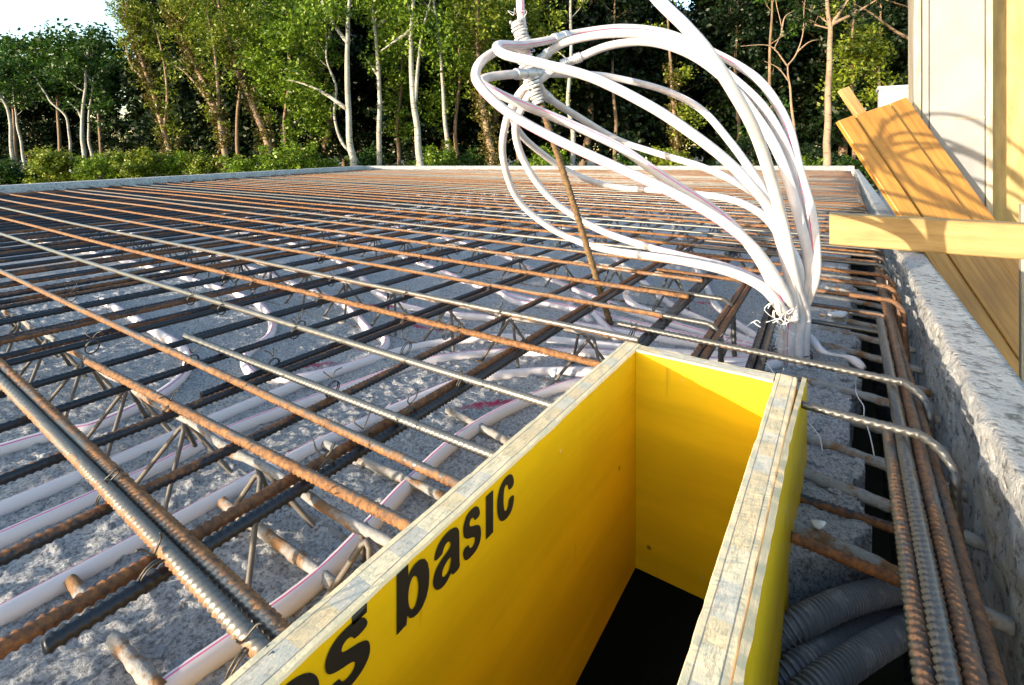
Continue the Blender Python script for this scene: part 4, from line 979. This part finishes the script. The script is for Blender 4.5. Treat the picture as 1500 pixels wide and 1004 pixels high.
# darker trees at right, shade put into the darkest leaf colour
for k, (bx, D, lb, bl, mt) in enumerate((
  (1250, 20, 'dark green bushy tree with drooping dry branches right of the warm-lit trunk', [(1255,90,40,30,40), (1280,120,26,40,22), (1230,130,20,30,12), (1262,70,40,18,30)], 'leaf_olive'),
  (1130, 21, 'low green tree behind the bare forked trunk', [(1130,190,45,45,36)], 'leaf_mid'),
  (900, 24, 'dark tree crown above the pipe loops', [(900,20,90,40,50)], 'leaf_shade_tone'),
  (1080, 24, 'dark tree crown behind the arching pipes', [(1070,60,80,60,60)], 'leaf_shade_tone'),
  (1290, 24, 'dark tree crown beside the white wall', [(1290,40,60,50,50)], 'leaf_shade_tone'))):
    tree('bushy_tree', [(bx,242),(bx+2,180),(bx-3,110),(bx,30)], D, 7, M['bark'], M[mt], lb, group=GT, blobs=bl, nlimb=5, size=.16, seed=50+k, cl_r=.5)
# left group: rounded crowns against the sky
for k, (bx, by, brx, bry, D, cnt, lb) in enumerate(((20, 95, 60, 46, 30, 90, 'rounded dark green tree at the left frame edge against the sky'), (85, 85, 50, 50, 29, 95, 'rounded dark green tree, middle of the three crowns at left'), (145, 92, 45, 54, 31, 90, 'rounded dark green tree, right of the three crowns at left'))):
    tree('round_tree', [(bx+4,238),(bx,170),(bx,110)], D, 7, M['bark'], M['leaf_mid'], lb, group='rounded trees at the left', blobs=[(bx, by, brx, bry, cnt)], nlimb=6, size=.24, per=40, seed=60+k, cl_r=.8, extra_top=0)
# the deep wood behind: one tree of each kind, then copies
def deep_tree(seed, h, lab):
    rng = random.Random(seed); root = empty('wood_tree', (0, 0, GZ), lab, 'tree', 'trees in the shaded depth of the wood'); mbt = MB()
    C = [Vector((.3*math.sin(k*.8+seed), .2*math.cos(k), GZ+h*.95*k/10)) for k in range(11)]; mbt.tube(C, [.2*(1-.08*k) for k in range(11)], 7); ends = []
    for k in range(9): limbs(mbt, C[2+k % 8], (math.cos(k*2.4), math.sin(k*2.4), .4), 2.2, .06, 1, rng, ends)
    mbt.build('trunk', M['bark'], root); cl = []; R = []
    for k in range(230):
        t = rng.random()**.85; z = GZ+.9+t*(h-.9); w = (2.5*(1-.55*t))*(.65+.35*math.sin(z*2+seed)); a = rng.uniform(0, 6.28); q = rng.random()**.5
        cl.append((w*q*math.cos(a), w*q*math.sin(a), z)); R.append(rng.uniform(.4, .85))
    for e_ in ends: cl.append(tuple(e_)); R.append(.6)
    leaves('crown', cl, R, 44, .24, M['leaf_shade_tone'], root, .65, seed=seed+7); return root
LD = 'dark tree in the shaded depth of the wood behind the front trunks'
kinds = [deep_tree(81, 11.5, LD), deep_tree(92, 13, LD), deep_tree(103, 10.5, LD)]
random.seed(77); first = [True]*3; cnt = 0
for row, (D, step, x0, x1) in enumerate(((27, 66, 262, 1430), (33, 52, 250, 1500), (41, 42, 235, 1600))):
    x = x0
    while x < x1:
        k = cnt % 3; cnt += 1; src = kinds[k]; Dd = D+random.uniform(-2, 2); p = W(x+random.uniform(-14, 14), YH, Dd); p.z = GZ
        if first[k]: o = src; first[k] = False
        else:
            o = src.copy(); COL.objects.link(o)
            for ch in src.children:
                c = ch.copy(); COL.objects.link(c); c.parent = o
        o.location = p; o.rotation_euler.z = random.uniform(0, 6.28); s = random.uniform(.85, 1.2); o.scale = (s, s, s); x += step
# left: lower dark trees behind the rounded crowns
for j, x in enumerate(range(-60, 190, 36)):
    src = kinds[j % 3]; o = src.copy(); COL.objects.link(o); o['label'] = 'low dark tree deep behind the rounded crowns at left'
    for ch in src.children:
        c = ch.copy(); COL.objects.link(c); c.parent = o
    p = W(x, YH, 36+(j % 3)); p.z = GZ; o.location = p; s = .62; o.scale = (s*1.25, s*1.25, s); o.rotation_euler.z = j*1.3
# shrubs along the foot of the wood
def shrub(seed, mat, w, h, lab):
    rng = random.Random(seed); root = empty('shrub', (0, 0, GZ), lab, 'shrub', 'shrubs along the foot of the wood'); mbt = MB(); ends = []
    for k in range(7): limbs(mbt, (rng.uniform(-.15, .15), rng.uniform(-.15, .15), GZ), (rng.uniform(-.6, .6), rng.uniform(-.6, .6), 1), h*.8, .03, 1, rng, ends)
    mbt.build('stems', M['bark'], root); cl = [tuple(e_) for e_ in ends]; R = [.25]*len(cl)
    for k in range(70):
        a = rng.uniform(0, 6.28); q = rng.random()**.5; z = rng.random(); cl.append((w*q*math.cos(a)*(1-.4*z*z), w*q*math.sin(a)*(1-.4*z*z), GZ+.1+h*z*(1-.35*q*q))); R.append(rng.uniform(.16, .36))
    leaves('foliage', cl, R, 36, .12, mat, root, .6, seed=seed+3); return root
sk = [shrub(5, M['leaf'], 1.1, 2.0, ''), shrub(6, M['leaf_mid'], 1.2, 1.8, ''), shrub(8, M['leaf_olive'], 1.0, 2.1, ''), shrub(9, M['leaf_shade_tone'], 1.3, 2.1, '')]
used = [True]*4
SH = [(10,17,1,.75,'low dark green shrub at the left frame edge behind the slab edge'), (45,17.5,1,.7,'low green shrub second from the left frame edge'), (82,17,2,.85,'rounded olive shrub below the three pale trunks'), (115,18,1,.7,'green shrub at the foot of the thickest pale trunk'),
 (150,17,0,.75,'bright green shrub right of the three pale trunks'), (185,17.5,2,.85,'olive shrub left of the first leaning tree'), (215,17,2,1.05,'tall olive shrub at the foot of the first leaning tree'), (270,17.5,0,.8,'bright shrub between the two leaning trees'), (300,17,2,.95,'olive shrub left of the second leaning tree'),
 (365,16.5,0,.95,'bright green shrub left of the thick ivy trunk'), (430,16.5,0,1.05,'big bright green shrub left of the tall straight trunk'), (465,17,0,.95,'bright shrub close beside the tall straight trunk'), (545,19,1,.9,'shaded shrub between the two tall pale trunks'), (580,18.5,2,.85,'brownish olive shrub left of the forked trunk'),
 (640,18.5,0,.9,'green shrub right of the forked trunk'), (690,19,1,.95,'green shrub left of the ivy-clad trunk'), (760,19,1,.9,'green shrub behind the stake'), (800,18.5,0,.8,'bright small shrub seen through the pipe loops at left'), (870,19,1,.95,'green shrub seen through the lower pipe loops'), (930,19,1,1.0,'green shrub under the dark gap in the wood'),
 (985,18,2,1.05,'olive shrub around the ivy-wrapped trunk'), (1040,19,1,1.0,'dark green shrub left of the pipe bundle'), (1095,19,3,1.0,'dark shrub behind the pipe bundle'), (1170,17.5,0,1.05,'green shrub at the foot of the bare forked trunk'), (1195,18.5,3,1.0,'dark shrub left of the warm-lit trunk'), (1240,18,1,.95,'green shrub right of the warm-lit trunk'), (1280,18,3,1.0,'dark shrub behind the leaning boards'), (1330,18,3,1.0,'dark shrub hidden beside the white wall')]
for j, (x, D, k, s, lb) in enumerate(SH):
    src = sk[k]
    if used[k]: o = src; used[k] = False
    else:
        o = src.copy(); COL.objects.link(o)
        for ch in src.children:
            c = ch.copy(); COL.objects.link(c); c.parent = o
    o['label'] = lb; p = W(x, YH, D); p.z = GZ; s *= (.84, .7, .95, .62, .88)[j % 5]; o.location = p; o.scale = (s*1.1, s*1.1, s*random.uniform(.8, 1.1)); o.rotation_euler.z = j*2.1

# ------------------------------------------------------------------ light, camera, view
LD_ = Vector((.352, .936, -.103)).normalized()
EL = math.asin(-LD_.z)
sun = bpy.data.lights.new('sun', 'SUN'); sun.energy = 2.0; sun.angle = math.radians(.5); sun.color = (1, .86, .66)
so = bpy.data.objects.new('sun', sun); COL.objects.link(so); so.rotation_euler = LD_.to_track_quat('-Z', 'Y').to_euler(); so.location = (-5, -12, 6)
w = bpy.data.worlds.new('World'); S.world = w; w.use_nodes = True; nt = w.node_tree; nt.nodes.clear()
sky = nt.nodes.new('ShaderNodeTexSky'); sky.sky_type = 'NISHITA'; sky.sun_disc = False; sky.ozone_density = 1.5; sky.dust_density = 1.; sky.sun_elevation = EL; sky.sun_rotation = math.atan2(-LD_.x, -LD_.y)
bg = nt.nodes.new('ShaderNodeBackground'); bg.inputs[1].default_value = .15; ow = nt.nodes.new('ShaderNodeOutputWorld')
nt.links.new(sky.outputs[0], bg.inputs[0]); nt.links.new(bg.outputs[0], ow.inputs[0])
cd = bpy.data.cameras.new('camera'); co_ = bpy.data.objects.new('camera', cd); COL.objects.link(co_)
co_.location = CAM; co_.rotation_euler = (math.pi/2, 0, TH)
cd.sensor_width = 36; cd.lens = f/1500*36; cd.shift_y = -(502-YH)/1500; cd.clip_start = .01; cd.clip_end = 1500
S.camera = co_
vs = S.view_settings; vs.view_transform = 'Standard'; vs.look = 'None'; vs.exposure = 2.55; vs.gamma = 1
